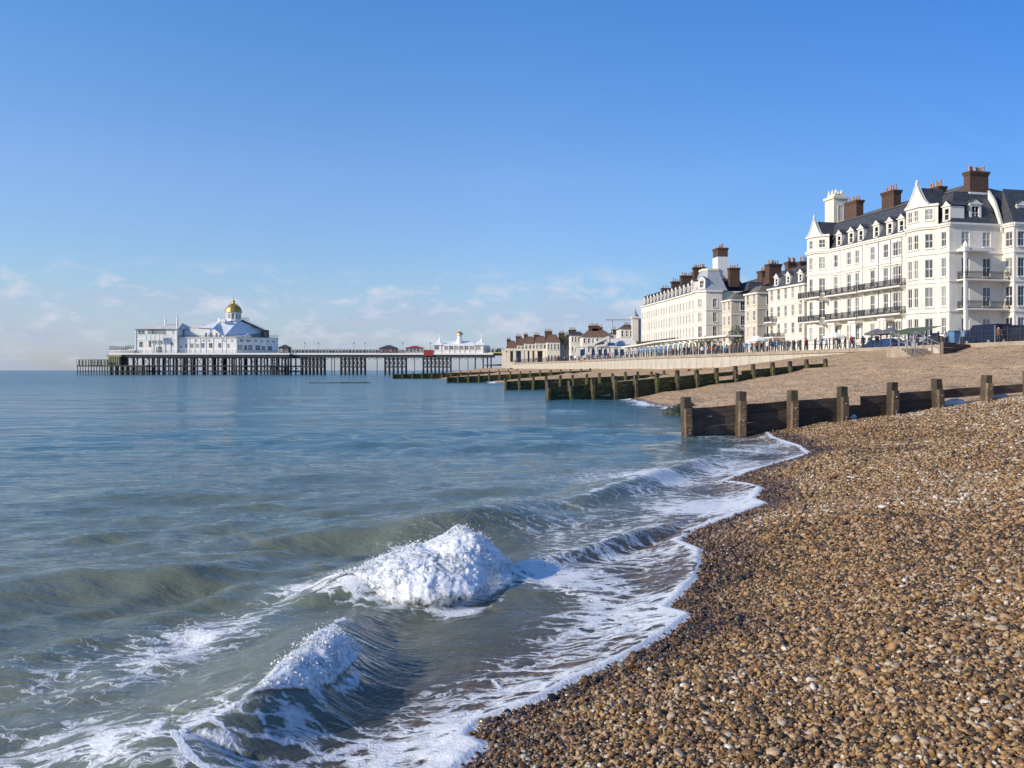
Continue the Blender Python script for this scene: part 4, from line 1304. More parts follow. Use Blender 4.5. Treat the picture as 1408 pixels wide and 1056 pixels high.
# upper hall
yu = yf + 6
m = MB(); m.prism([(PX(247), yu), (PX(298), yu), (PX(322), yu + 10), (PX(322), yu + 30), (PX(247), yu + 30)], z464 + .02, PZ(460.5))
m.add([(PX(250), yu + .02, PZ(460.4)), (PX(298.5), yu + .02, PZ(460.4)), (PX(283), yu + .02, PZ(450)), (PX(262), yu + .02, PZ(449.5)), (PX(250), yu + .02, PZ(453)),
       (PX(250), yu + 22, PZ(460.4)), (PX(298.5), yu + 22, PZ(460.4)), (PX(283), yu + 22, PZ(450)), (PX(262), yu + 22, PZ(449.5)), (PX(250), yu + 22, PZ(453))],
      [(0, 1, 2, 3, 4), (9, 8, 7, 6, 5), (0, 4, 9, 5), (1, 6, 7, 2)])
pb(m, 'upper_wall', M['pier_white'], pav)
cxd, cyd = PX(299.5), yu + 15
m = MB()
A_, B_, C_, D_, E_ = (PX(292), cyd - 3, PZ(437)), (PX(308), cyd - 2, PZ(437)), (PX(341), cyd + 8, PZ(452)), (PX(318), yu + 5, PZ(461.5)), (PX(299), yu - .6, PZ(461.5))
m.add([A_, B_, C_, D_, E_], [(0, 4, 3, 2, 1)])
m.add([A_, E_, (PX(283), yu - .6, PZ(450)), (PX(262), yu - .6, PZ(449.3)), (PX(284), cyd - 4, PZ(437.5))], [(0, 4, 3, 2, 1)])
m.add([(PX(284), cyd - 4, PZ(437.5)), (PX(262), yu - .6, PZ(449.3)), (PX(248), yu + 3, PZ(453)), (PX(262), cyd, PZ(446))], [(0, 3, 2, 1)])
m.add([A_, B_, (PX(308), cyd + 8, PZ(437)), (PX(284), cyd + 8, PZ(437.5)), (PX(284), cyd - 4, PZ(437.5))], [(0, 1, 2, 3, 4)])
m.add([B_, C_, (PX(335), cyd + 24, PZ(460)), (PX(308), cyd + 8, PZ(437))], [(0, 1, 2, 3)])
m.add([(PX(284), cyd + 8, PZ(437.5)), (PX(308), cyd + 8, PZ(437)), (PX(335), cyd + 24, PZ(460)), (PX(250), cyd + 24, PZ(460)), (PX(248), yu + 3, PZ(453)), (PX(262), cyd, PZ(446)), (PX(284), cyd - 4, PZ(437.5))], [(0, 1, 2, 3), (0, 3, 4, 5), (0, 5, 6)])
pb(m, 'hall_roof', M['pier_blue'], pav)
m = MB(); hip(m, PX(241), PX(263), yu + 1, yu + 20, PZ(453), PX(246), PX(262), yu + 10, PZ(443.5), .4); pb(m, 'low_roof', M['pier_roof'], pav)
m = MB(); m.prism([(PX(241), yu + 1), (PX(262), yu + 1), (PX(262), yu + 20), (PX(241), yu + 20)], z464, PZ(453) - .02); pb(m, 'side_wall', M['pier_white'], pav)
# escape stair down the right slope and the small box at its foot
m = MB()
for k in range(14):
    t = k / 13
    x, z = PX(309 + 32 * t), PZ(436.5 + 14 * t)
    m.box(x, x + 1.2, cyd + 2, cyd + 4, z - .6, z + .2)
railing(m, PX(309), cyd + 1.9, PX(320), cyd + 2, PZ(436.6), 1.7, 1.0, .12)
m.obox((PX(310), cyd + 1.8, PZ(433.5)), (PX(342), cyd + 1.8, PZ(447.5)), .14, .14); m.obox((PX(310), cyd + 1.8, PZ(436)), (PX(342), cyd + 1.8, PZ(450)), .3, .5)
m.box(PX(337), PX(345), cyd + 3, cyd + 9, z464, PZ(450))
pb(m, 'escape_stair', M['pier_iron'], pav)
m = MB(); m.obox((PX(331), yf + 3, PZ(464)), (PX(336), yf + 4, PZ(459.5)), 1.6, 2.4); pb(m, 'hatch', M['trim'], pav)
# drum and dome
m = MB(); m.lathe(cxd, cyd, [(4.4, PZ(438)), (4.4, PZ(435.6)), (4.0, PZ(435.5)), (4.0, PZ(426.4)), (4.7, PZ(426.2)), (4.7, PZ(425.6))], 12)
for k in range(12):
    an = 2 * math.pi * k / 12
    m.cyl((cxd + 4.05 * math.cos(an), cyd + 4.05 * math.sin(an), PZ(436)), (cxd + 4.05 * math.cos(an), cyd + 4.05 * math.sin(an), PZ(426.3)), .28, .28, 6)
drum = pb(m, 'drum', M['pier_white'], pav)
for k in range(12):
    an = 2 * math.pi * (k + .5) / 12
    flat_window(pav, cxd + 3.9 * math.cos(an), cyd + 3.9 * math.sin(an), PZ(434), 1.0, PZ(428) - PZ(434), math.cos(an), math.sin(an))
m = MB()
prof = [(4.75, PZ(425.6)), (4.65, PZ(424.5)), (4.5, PZ(421.5)), (4.0, PZ(418.6)), (3.1, PZ(416.0)), (2.0, PZ(413.8)), (1.1, PZ(412.4)), (.8, PZ(411.2)), (.75, PZ(409.6)), (1.0, PZ(409.2)), (.6, PZ(408.3)), (.25, PZ(406.5)), (.06, PZ(402.8))]
m.lathe(cxd, cyd, prof, 24)
pb(m, 'dome', M['gold'], pav, True)
m = MB()
for k in range(12):
    an = 2 * math.pi * k / 12
    for (r0, z0), (r1, z1) in zip(prof[:6], prof[1:7]):
        m.obox((cxd + r0 * math.cos(an), cyd + r0 * math.sin(an), z0), (cxd + r1 * math.cos(an), cyd + r1 * math.sin(an), z1), .22, .2)
pb(m, 'dome_rib', M['gold'], pav)
m = MB(); m.box(PX(288), PX(294), cyd - 8, cyd - 5, PZ(440), PZ(435.8)); m.lathe(PX(284), cyd - 5, [(1.0, PZ(440)), (1.0, PZ(435)), (.3, PZ(433.5))], 8); pb(m, 'vent', M['pier_white'], pav)
# pavilion windows
for p, z, w, h in ((189.5, 476.5, 1.8, 2.7), (202, 476.5, 1.3, 2.7), (232.5, 474.5, 1.2, 1.6), (190, 458.5, 3.4, 1.7), (234, 458, .5, 1.6)):
    flat_window(pav, PX(p), yl - .02, PZ(z), w, h, 0, -1)
for p in (201, 206.5, 211.5, 217, 221.5): flat_window(pav, PX(p), yl - .02, PZ(459), 1.75, 2.5, 0, -1)
for p in (212.5, 217): flat_window(pav, PX(p), yl - .02, zd + .4, 1.2, 3.0, 0, -1)
for p, w, h in ((243, 1.4, .7), (250.5, 1.0, 1.8), (258, 1.6, 2.2), (266, 1.6, 2.0), (273.5, 1.6, 2.4), (284.5, 1.8, 2.4), (297, 1.4, 2.4), (309, .7, 2.0)):
    flat_window(pav, PX(p), yf - .02, PZ(477.5), w, h, 0, -1)
for p in (264, 274.5, 282, 303, 314): flat_window(pav, PX(p), yf - .02, PZ(468.3), .8, .7, 0, -1)
for p in (272.5, 280, 287.5, 293): flat_window(pav, PX(p), yu - .0, PZ(462), 1.0, 2.2, 0, -1)
nx, ny = uy, -ux
for t, z, w, h in ((2.2, 480.5, 2.6, 2.6), (5.5, 480.5, 1.6, 2.4), (8.2, 480.5, 2.4, 2.6), (12.6, 480.5, 2.6, 2.6), (16, 480.5, 1.8, 2.2), (20, 480.5, 2.2, 2.2), (3, 469, 1.6, 1.2), (7, 469, 2.4, .9), (11.5, 469, .9, 1.1), (15, 469, 1.4, 1.0), (19, 469, 1.2, 1.0), (22, 469, 1.0, .9)):
    flat_window(pav, wx + ux * t, wy + uy * t, PZ(z), w, h, nx, ny)
m = MB()
for t in (.2, 4.1, 10.3, 14.4, 18, 23, 24.8): m.box(wx + ux * t + nx * .12 - .12, wx + ux * t + nx * .12 + .12, wy + uy * t + ny * .12 - .12, wy + uy * t + ny * .12 + .12, zd, z464)
for p in (247, 255, 262, 270, 278, 288, 300, 306): m.box(PX(p) - .12, PX(p) + .12, yf - .18, yf, zd, z464)
pb(m, 'pilaster', M['trim'], pav)
# stalls and shelters on the walkway
def kiosk(px_a, px_b, roof_py, eave_py, mat, roofmat, label, grp='kiosks along the pier walkway', posts=4):
    r = empty('kiosk', (PX((px_a + px_b) / 2), PD + 7, zdeck), 0, label, 'kiosk', grp)
    m = MB(); m.box(PX(px_a), PX(px_b), PD + 5, PD + 10, zdeck + .01, PZ(eave_py)); pb(m, 'wall', M[mat], r)
    m = MB(); hip(m, PX(px_a), PX(px_b), PD + 5, PD + 10, PZ(eave_py) + .01, PX(px_a * .6 + px_b * .4), PX(px_a * .4 + px_b * .6), PD + 7.5, PZ(roof_py), .7); pb(m, 'roof', M[roofmat], r)
    n = max(2, int((px_b - px_a) / 5))
    for i in range(n):
        p = px_a + (px_b - px_a) * (i + .5) / n
        flat_window(r, PX(p), PD + 4.98, zdeck + .9, (PX(px_b) - PX(px_a)) / n * .6, 1.6, 0, -1)
    return r
kiosk(380, 394, 473.5, 478, 'pier_iron', 'slate', 'dark kiosk beside the white pavilion on the pier')
kiosk(520, 544, 474, 478.6, 'red', 'slate', 'wide red kiosk with a hipped roof halfway along the pier walkway')
kiosk(556, 581, 475, 478.2, 'pier_white', 'red', 'red roofed kiosk next to the entrance building of the pier')
sh = empty('pier_shelter', (PX(460), PD + 8, zdeck), 0, 'long white roofed wind shelter down the middle of the pier walkway', 'shelter')
m = MB(); m.box(PX(396), PX(519), PD + 6.5, PD + 10.5, PZ(478.6), PZ(477.9)); m.box(PX(546), PX(555), PD + 6.5, PD + 10.5, PZ(478.6), PZ(477.9)); pb(m, 'roof', M['pier_white'], sh)
m = MB()
for p in np.linspace(397, 518, 36): m.box(PX(p) - .08, PX(p) + .08, PD + 8.4, PD + 8.6, zdeck, PZ(478.6))
for p in np.linspace(399, 516, 26): m.lathe(PX(p), PD + 7, [(.28, zdeck), (.3, zdeck + 1.2), (.2, zdeck + 1.5), (.16, zdeck + 1.75)], 6)
pb(m, 'post', M['iron_blue'], sh)
lampm = MB(); lampm.cyl((0, 0, 0), (0, 0, 5.2), .09, .06, 6); lampm.lathe(0, 0, [(.12, 5.2), (.28, 5.5), (.25, 5.9), (.05, 6.1)], 6)
lamp_me = lampm.mesh('lamp_post', M['iron_blue'])
for p, where in ((412, 'nearest the white pavilion'), (431, 'above the first trestle from the pavilion'), (481, 'above the second trestle'), (497, 'seaward of the wide red kiosk'), (550, 'between the two red kiosks'), (589, 'over the red barrier')):
    o = link_mesh('lamp_post', lamp_me, None, (PX(p), PD + 12, zdeck))
    tag(o, 'thin lamp post on the pier walkway ' + where, 'lamp post', 'lamp posts along the pier')
bar = empty('barrier', (PX(589), PD + 2.2, zdeck), 0, 'red painted barrier on the edge of the pier deck by the entrance building', 'barrier')
m = MB(); m.box(PX(582), PX(595), PD + 1.8, PD + 1.98, zdeck - 1.5, zdeck + .15); pb(m, 'lower_panel', M['red'], bar)
m = MB(); m.box(PX(582), PX(595), PD + 2.05, PD + 2.2, zdeck + .16, zdeck + 1.5); pb(m, 'panel', M['red'], bar)
# entrance building
en = empty('pier_entrance', (PX(634), PD + 7, zdeck), 0, 'low grey white pier entrance building with a small gold topped clock turret', 'pavilion')
m = MB(); m.box(PX(595), PX(664), PD + 2.5, PD + 14, PZ(486), PZ(474.5)); m.prism([(PX(664) + .004, PD + 2.5), (PX(664) + 3.5, PD + 6), (PX(664) + 3.5, PD + 14), (PX(664) + .004, PD + 14)], PZ(486), PZ(474.5)); pb(m, 'wall', M['pier_white'], en)
m = MB()
hip(m, PX(595), PX(607), PD + 2.5, PD + 14, PZ(474.4), PX(601), PX(602), PD + 8, PZ(467), .5)
hip(m, PX(607), PX(652), PD + 3.2, PD + 13.6, PZ(474.4), PX(612), PX(648), PD + 8, PZ(468.5), .4)
hip(m, PX(652), PX(665.5), PD + 2.5, PD + 14, PZ(474.4), PX(658), PX(660), PD + 8, PZ(467), .5)
pb(m, 'roof', M['pier_blue'], en)
for p in (600, 613, 620, 627, 634, 641, 649, 657): flat_window(en, PX(p), PD + 2.48, PZ(480), 1.9, 1.7, 0, -1)
m = MB()
for p in (595.4, 606, 617, 624, 631, 638, 645, 653, 663.8): m.box(PX(p) - .2, PX(p) + .2, PD + 2.3, PD + 2.5, PZ(486), PZ(474.5))
pb(m, 'pilaster', M['trim'], en)
m = MB(); m.lathe(PX(631), PD + 6, [(1.7, PZ(474)), (1.5, PZ(466)), (1.8, PZ(465.6)), (1.2, PZ(465)), (1.2, PZ(460.2)), (1.9, PZ(460))], 8); pb(m, 'turret', M['pier_white'], en)
m = MB(); m.lathe(PX(631), PD + 6, [(2.1, PZ(460)), (1.9, PZ(458.6)), (1.0, PZ(456.4)), (.4, PZ(454.6)), (.12, PZ(452.6)), (.04, PZ(449))], 8); pb(m, 'turret_cap', M['gold'], en)
for p in (604, 662):
    m = MB(); m.lathe(PX(p), PD + 4, [(.8, PZ(469)), (.5, PZ(466.5)), (.15, PZ(464.5)), (.12, PZ(459.5)), (.02, PZ(458.5))], 6); pb(m, 'finial', M['pier_white'], en)
lk = empty('footbridge', (PX(682), PD + 6, zdeck - 1), 0, 'short yellow footbridge joining the pier to the promenade', 'footbridge')
m = MB(); m.box(PX(671), PX(694), PD + 3, PD + 12, PZ(485.6), PZ(484)); pb(m, 'deck', plain('yellow_paint', (.50, .45, .18), .6), lk)
m = MB(); m.box(PX(672), PX(694), PD + 4, PD + 11, PZ(488.5), PZ(485.7)); railing(m, PX(668), PD + 3.2, PX(693), PD + 3.2, PZ(484), 2.2, 1.2, .14)
for p in (676, 681, 683, 686): m.box(PX(p), PX(p) + 1.0, PD + 4, PD + 8, PZ(483.9), PZ(481 - (p % 3)))
pb(m, 'railing', M['pier_iron'], lk)
# ------------------------------------------------------------------ terraces along the front
def facade(m, p0, p1, z0, z1, holes, reveal=.16):
    """Wall from p0 to p1 (outside on the right of that direction) with rectangular openings (u0, u1, z0, z1)."""
    d = Vector((p1[0] - p0[0], p1[1] - p0[1], 0)); ln = d.length; d.normalize()
    out = Vector((d.y, -d.x, 0))
    us = sorted({0.0, ln} | {round(min(max(h[0], 0), ln), 3) for h in holes} | {round(min(max(h[1], 0), ln), 3) for h in holes})
    zs = sorted({z0, z1} | {h[2] for h in holes} | {h[3] for h in holes})
    P = lambda u, z, o=0.0: (p0[0] + d.x * u - out.x * o, p0[1] + d.y * u - out.y * o, z)
    for ua, ub in zip(us[:-1], us[1:]):
        za = None
        col = []
        for a, b in zip(zs[:-1], zs[1:]):
            cu, cz = (ua + ub) / 2, (a + b) / 2
            if any(h[0] < cu < h[1] and h[2] < cz < h[3] for h in holes):
                if za is not None: col.append((za, a)); za = None
            elif za is None: za = a
        if za is not None: col.append((za, zs[-1]))
        for a, b in col: m.quad(P(ua, a), P(ub, a), P(ub, b), P(ua, b))
    for u0, u1, a, b in holes:
        r = reveal
        m.quad(P(u0, a), P(u0, b), P(u0, b, r), P(u0, a, r)); m.quad(P(u1, a), P(u1, a, r), P(u1, b, r), P(u1, b))
        m.quad(P(u0, a), P(u0, a, r), P(u1, a, r), P(u1, a)); m.quad(P(u0, b), P(u1, b), P(u1, b, r), P(u0, b, r))
def win_meshes(w, h, trim='trim', surround=True, head=False):
    key = ('win', round(w, 2), round(h, 2), trim, surround, head)
    if key not in _cache:
        f = MB(); t_ = .075
        # frame and glazing bars sit back in the opening, sill and surround stand proud (local y: outside is negative)
        f.box(0, t_, .06, .14, 0, h); f.box(w - t_, w, .06, .14, 0, h); f.box(t_, w - t_, .06, .14, 0, t_); f.box(t_, w - t_, .06, .14, h - t_, h)
        f.box(t_, w - t_, .055, .125, h * .5 - .04, h * .5 + .04)
        if w > .95: f.box(w/2 - .03, w/2 + .03, .065, .12, t_, h - t_)
        f.box(-.1, w + .1, -.14, .0, -.16, -.02)
        if surround:
            f.box(-.16, 0, -.05, 0, -.02, h + .16); f.box(w, w + .16, -.05, 0, -.02, h + .16); f.box(0, w, -.05, 0, h, h + .16)
        if head:
            f.box(-.24, w + .24, -.22, 0, h + .24, h + .38)
        p = MB(); p.quad((t_, .10, t_), (w - t_, .10, t_), (w - t_, .10, h - t_), (t_, .10, h - t_))
        _cache[key] = (f.mesh('window', M[trim]), p.mesh('pane', M['pane']))
    return _cache[key]
def put_window(root, p0, p1, u0, u1, z0, z1, trim='trim', surround=True, head=False):
    d = Vector((p1[0] - p0[0], p1[1] - p0[1], 0)).normalized()
    fm, pm_ = win_meshes(u1 - u0, z1 - z0, trim, surround, head)
    o = link_mesh('window', fm, root, (p0[0] + d.x * u0, p0[1] + d.y * u0, z0), math.atan2(d.y, d.x))
    link_mesh('pane', pm_, o)
    return o
def wall_run(root, m, p0, p1, z0, z1, holes, trim='trim', surround=True, heads=()):
    facade(m, p0, p1, z0, z1, holes)
    for i, h in enumerate(holes): put_window(root, p0, p1, *h, trim=trim, surround=surround, head=i in heads)
def band(m, poly, z0, z1, out):
    """String course or cornice following an open line of points (outside on the right)."""
    for a, b in zip(poly[:-1], poly[1:]):
        d = Vector((b[0] - a[0], b[1] - a[1], 0)); ln = d.length; d.normalize()
        o = Vector((d.y, -d.x, 0))
        q = [(a[0] - d.x*out*.4, a[1] - d.y*out*.4), (b[0] + d.x*out*.4, b[1] + d.y*out*.4)]
        m.prism([(q[0][0] + o.x*out, q[0][1] + o.y*out), (q[1][0] + o.x*out, q[1][1] + o.y*out), (q[1][0] + .0, q[1][1] + .0), (q[0][0], q[0][1])], z0, z1)
def chimney(root, x, y, w, d, z0, z1, pots=5, rotz=0.0, base=None, mat='brick'):
    m = MB()
    if base:
        m.m = 2; m.box(-w/2 - .08, w/2 + .08, -d/2 - .08, d/2 + .08, z0, base); z0 = base
    m.m = 0
    m.box(-w/2, w/2, -d/2, d/2, z0, z1 - .5); m.box(-w/2 - .1, w/2 + .1, -d/2 - .1, d/2 + .1, z1 - .5, z1 - .25); m.box(-w/2 - .18, w/2 + .18, -d/2 - .18, d/2 + .18, z1 - .25, z1)
    n = pots
    r_ = random.Random(int(x * 10 + y * 7))
    o = m.build('chimney', [M[mat], M['pot'], M['stucco_pale']], root, (x, y, 0), rotz)
    pm_ = MB()
    for i in range(n):
        t = (i + .5) / n - .5
        px, py = (t * (w - .2), r_.uniform(-.1, .1) * d) if w >= d else (r_.uniform(-.1, .1) * w, t * (d - .2))
        h = .75 + r_.uniform(-.15, .3)
        pm_.lathe(px, py, [(.17, z1), (.13, z1 + h * .8), (.17, z1 + h * .82), (.15, z1 + h)], 7)
    pm_.build('chimney_pots', M['pot'], o)
    return o
def dormer(root, u, y, z, w=1.3, h=1.9, depth=2.2, rotz=0.0, peak=.7, side=None):
    """White dormer whose front stands at local (u, y); looks along -y before rotation."""
    m = MB()
    wl_ = w * .58
    hole = (wl_ - w * .36, wl_ + w * .36, .35, h - .25)
    f = MB()
    facade(f, (-wl_, 0), (wl_, 0), 0, h, [hole], .12)
    f.quad((-wl_, 0, 0), (-wl_, 0, h), (-wl_, depth, h), (-wl_, depth, 0)); f.quad((wl_, 0, 0), (wl_, depth, 0), (wl_, depth, h), (wl_, 0, h))
    f.quad((-wl_ - .12, -.08, h), (wl_ + .12, -.08, h), (0, -.08, h + peak)); 
    f.box(-wl_ - .14, wl_ + .14, -.16, .0, h - .02, h + .13)
    o = f.build('dormer', M['trim'], root, (u, y, z), rotz)
    r = MB()
    r.quad((-wl_ - .18, -.14, h + .12), (0, -.14, h + peak + .06), (0, depth + .6, h + peak + .06), (-wl_ - .18, depth + .6, h + .12))
    r.quad((wl_ + .18, -.14, h + .12), (wl_ + .18, depth + .6, h + .12), (0, depth + .6, h + peak + .06), (0, -.14, h + peak + .06))
    r.build('dormer_roof', M['slate'], o)
    fm, pm_ = win_meshes(hole[1] - hole[0], hole[3] - hole[2], 'trim', False)
    q = link_mesh('dormer_window', fm, o, (-wl_ + hole[0], 0, hole[2]))
    q.data = q.data.copy() if False else q.data
    return o
def balcony(root, x0, x1, y, z, proj=1.15, h=1.0, brackets=True, mat='iron'):
    m = MB(); m.box(x0, x1, y - proj, y - .0, z - .18, z); m.box(x0 - .05, x1 + .05, y - proj - .06, y - proj, z - .12, z + .05)
    if brackets:
        n = max(2, int((x1 - x0) / 2.4))
        for i in range(n + 1):
            u = x0 + .2 + (x1 - x0 - .4) * i / n
            m.add([(u - .09, y, z - .18), (u + .09, y, z - .18), (u + .09, y, z - .85), (u - .09, y, z - .85), (u - .09, y - proj * .8, z - .18), (u + .09, y - proj * .8, z - .18), (u + .09, y - proj*.7, z - .32), (u - .09, y - proj*.7, z - .32)],
                  [(0, 3, 7, 4), (1, 5, 6, 2), (4, 7, 6, 5), (3, 2, 6, 7)])
    o = m.build('balcony', M['trim'], root)
    r = MB()
    yf_ = y - proj + .06
    def run(ax, ay, bx, by):
        ln = math.hypot(bx - ax, by - ay)
        r.obox((ax, ay, z + h), (bx, by, z + h), .07, .06); r.obox((ax, ay, z + .12), (bx, by, z + .12), .05, .05); r.obox((ax, ay, z + h * .78), (bx, by, z + h * .78), .04, .04)
        n = max(1, int(ln / .17))
        for i in range(n + 1):
            t = i / n; px, py = ax + (bx - ax) * t, ay + (by - ay) * t
            w_ = .045 if i % 9 == 0 else .022
            r.box(px - w_, px + w_, py - w_, py + w_, z, z + h)
        nd = int(ln / .85)
        for i in range(nd):
            t0, t1 = i / nd, (i + 1) / nd
            r.obox((ax + (bx-ax)*t0, ay + (by-ay)*t0, z + .14), (ax + (bx-ax)*t1, ay + (by-ay)*t1, z + h*.76), .03, .03)
            r.obox((ax + (bx-ax)*t1, ay + (by-ay)*t1, z + .14), (ax + (bx-ax)*t0, ay + (by-ay)*t0, z + h*.76), .03, .03)
    run(x0, yf_, x1, yf_); run(x0, y, x0, yf_); run(x1, yf_, x1, y)
    r.build('balcony_railing', M[mat], o)
    return o
def mansard(root, x0, x1, y0, y1, z, prof, ridge_in, ridge_h, mat='slate', left=True, right=True, flat='slate_old'):
    """Curved steep lower slope then a shallow upper roof. prof: (inset, rise) pairs."""
    m = MB()
    rings = []
    for ins, r_ in [(0, 0)] + list(prof):
        li, ri = (ins if left else 0), (ins if right else 0)
        rings.append([(x0 + li, y0 + ins, z + r_), (x1 - ri, y0 + ins, z + r_), (x1 - ri, y1 - ins, z + r_), (x0 + li, y1 - ins, z + r_)])
    for a, b in zip(rings[:-1], rings[1:]):
        for i in range(4):
            j = (i + 1) % 4
            m.quad(a[i], a[j], b[j], b[i])
    o = m.build('roof', M[mat], root)
    t = rings[-1]
    m = MB()
    yc = (t[0][1] + t[2][1]) / 2
    zr = z + prof[-1][1] + ridge_h
    a, b = (t[0][0] + (ridge_in if left else 0), yc, zr), (t[1][0] - (ridge_in if right else 0), yc, zr)
    e = .12
    tt_ = [(t[0][0]-e, t[0][1]-e, t[0][2]), (t[1][0]+e, t[1][1]-e, t[1][2]), (t[2][0]+e, t[2][1]+e, t[2][2]), (t[3][0]-e, t[3][1]+e, t[3][2])]
    m.add(tt_ + [a, b], [(0, 1, 5, 4), (1, 2, 5), (2, 3, 4, 5), (3, 0, 4), (3, 2, 1, 0)])
    m.build('upper_roof', M[flat], root)
    return o
GA = lambda s: math.atan2(-s[1], -s[0])      # local +x runs back along the facade towards the camera

# ---- the big white terrace (nearest)
S1 = Vector((-.235, .972)).normalized()
L1 = 33.4
far1 = Vector((58.2, 118)) + S1 * L1
t1 = empty('terrace', (far1.x, far1.y, ZPROM), GA(S1), 'tall white terrace with gabled bays, iron balconies and a dark mansard roof', 'building')
Zf = [0, 1.9, 5.7, 9.6, 13.5, 17.1]      # plinth, ground floor and upper floors, eaves (above the promenade)
D1 = 15.0
def uL(t): return L1 - t
wm = MB()
rowspec = [(2.2, 4.55), (6.1, 8.75), (10.05, 12.55), (14.1, 16.05)]
# front wall is cut where the bays stand
bayR = (uL(8.3), uL(2.1)); bayL = (uL(33.2), uL(27.4))
def cols(us, w, z): return [(u - w/2, u + w/2, z[0], z[1]) for u in us]
seg1 = (bayL[1], bayR[0])
front_cols = [uL(25.6), uL(22.1), uL(20.0), uL(16.2), uL(13.1)]
dbl = uL(10.5)
holes = []
for i, z in enumerate(rowspec):
    for u in front_cols: holes.append((u - seg1[0] - .55, u - seg1[0] + .55, z[0], z[1]))
    holes.append((dbl - seg1[0] - 1.05, dbl - seg1[0] - .05, z[0], z[1])); holes.append((dbl - seg1[0] + .1, dbl - seg1[0] + 1.1, z[0], z[1]))
wall_run(t1, wm, (seg1[0], 0), (seg1[1], 0), 0, Zf[-1], holes, heads=range(14, 21))
h2 = [(L1 - bayR[1] - 1.55, L1 - bayR[1] - .55, z[0], z[1]) for z in rowspec]
wall_run(t1, wm, (bayR[1], 0), (L1, 0), 0, Zf[-1], h2)
# canted bays
def canted(root, m, u0, u1, z0, z1, rows, proj=1.5, cant=1.7, wc=1.0, wf=.95):
    pts = [(u0, 0), (u0 + cant, -proj), (u1 - cant, -proj), (u1, 0)]
    for k, (a, b) in enumerate(zip(pts[:-1], pts[1:])):
        ln = math.hypot(b[0] - a[0], b[1] - a[1])
        hs_ = []
        for z in rows:
            if k == 1 and ln > 2.6: hs_ += [(ln/2 - wf - .15, ln/2 - .15, z[0], z[1]), (ln/2 + .15, ln/2 + .15 + wf, z[0], z[1])]
            else: hs_.append((ln/2 - wc/2, ln/2 + wc/2, z[0], z[1]))
        wall_run(root, m, a, b, z0, z1, hs_)
    m.quad(*[(x, y, z1) for x, y in pts])
    return pts
attic = (17.95, 19.4)
bpR = canted(t1, wm, bayR[0], bayR[1], 0, 20.0, rowspec + [attic])
bpL = canted(t1, wm, bayL[0], bayL[1], 0, 19.6, rowspec + [(17.6, 18.9)])
wall_run(t1, wm, (0, 0), (bayL[0], 0), 0, Zf[-1], [])
# side wall towards the camera, with the balcony recess and the projecting bay
side_w = 8.4
hs_ = []
for z in rowspec:
    for u in (2.55, 5.9): hs_.append((u - .62, u + .62, z[0], z[1] - (.0 if z[0] > 10 else .1)))
wall_run(t1, wm, (L1, 0), (L1, side_w), 0, Zf[-1], hs_, surround=False)
hb = [(.5, 1.75, z[0], z[1]) for z in rowspec]
wall_run(t1, wm, (L1, side_w), (L1 + 2.0, side_w), 0, Zf[-1], hb)
hb2 = [(u, u + 1.1, z[0], z[1]) for z in rowspec for u in (.6, 2.6, 5.6)]
wall_run(t1, wm, (L1 + 2.0, side_w), (L1 + 2.0, side_w + 8.5), 0, Zf[-1], hb2)
wall_run(t1, wm, (L1 + 2.0, side_w + 8.5), (0, side_w + 8.5), 0, Zf[-1], [])
wall_run(t1, wm, (0, side_w + 8.5), (0, 0), 0, Zf[-1], [])
wm.build('wall', M['stucco_white'], t1)
bm_ = MB()
line = [(0, 0), (bayL[0], 0), (bpL[1]), (bpL[2]), (bayL[1], 0), (bayR[0], 0), bpR[1], bpR[2], (bayR[1], 0), (L1, 0), (L1, side_w), (L1 + 2, side_w), (L1 + 2, side_w + 8.5)]
for z0, z1, o in ((16.95, 17.2, .32), (16.7, 16.95, .2), (13.2, 13.4, .12), (9.3, 9.45, .1), (5.3, 5.5, .14), (1.7, 1.95, .16)): band(bm_, line, z0, z1, o)
for p in (bpR,): band(bm_, p, 19.8, 20.1, .22)
band(bm_, bpL, 19.4, 19.7, .22)
for u in (uL(9.0), uL(18.2), uL(23.8), uL(27.0), uL(1.9)): bm_.box(u - .22, u + .22, -.12, 0, 1.96, 16.69)
bm_.build('cornice', M['trim'], t1)
pm_ = MB()
for u in (uL(9.4), uL(11.9), uL(14.7), uL(18.5), uL(24.0)): pm_.cyl((u, -.13, .5), (u, -.13, 16.6), .055, .055, 6)
pm_.build('drainpipe', M['lead'], t1)
mansard(t1, 0, L1, .25, side_w + 8.3, Zf[-1] + .1, [(.55, .9), (1.3, 2.6), (2.5, 4.5), (2.9, 4.8)], 3.4, 2.0)
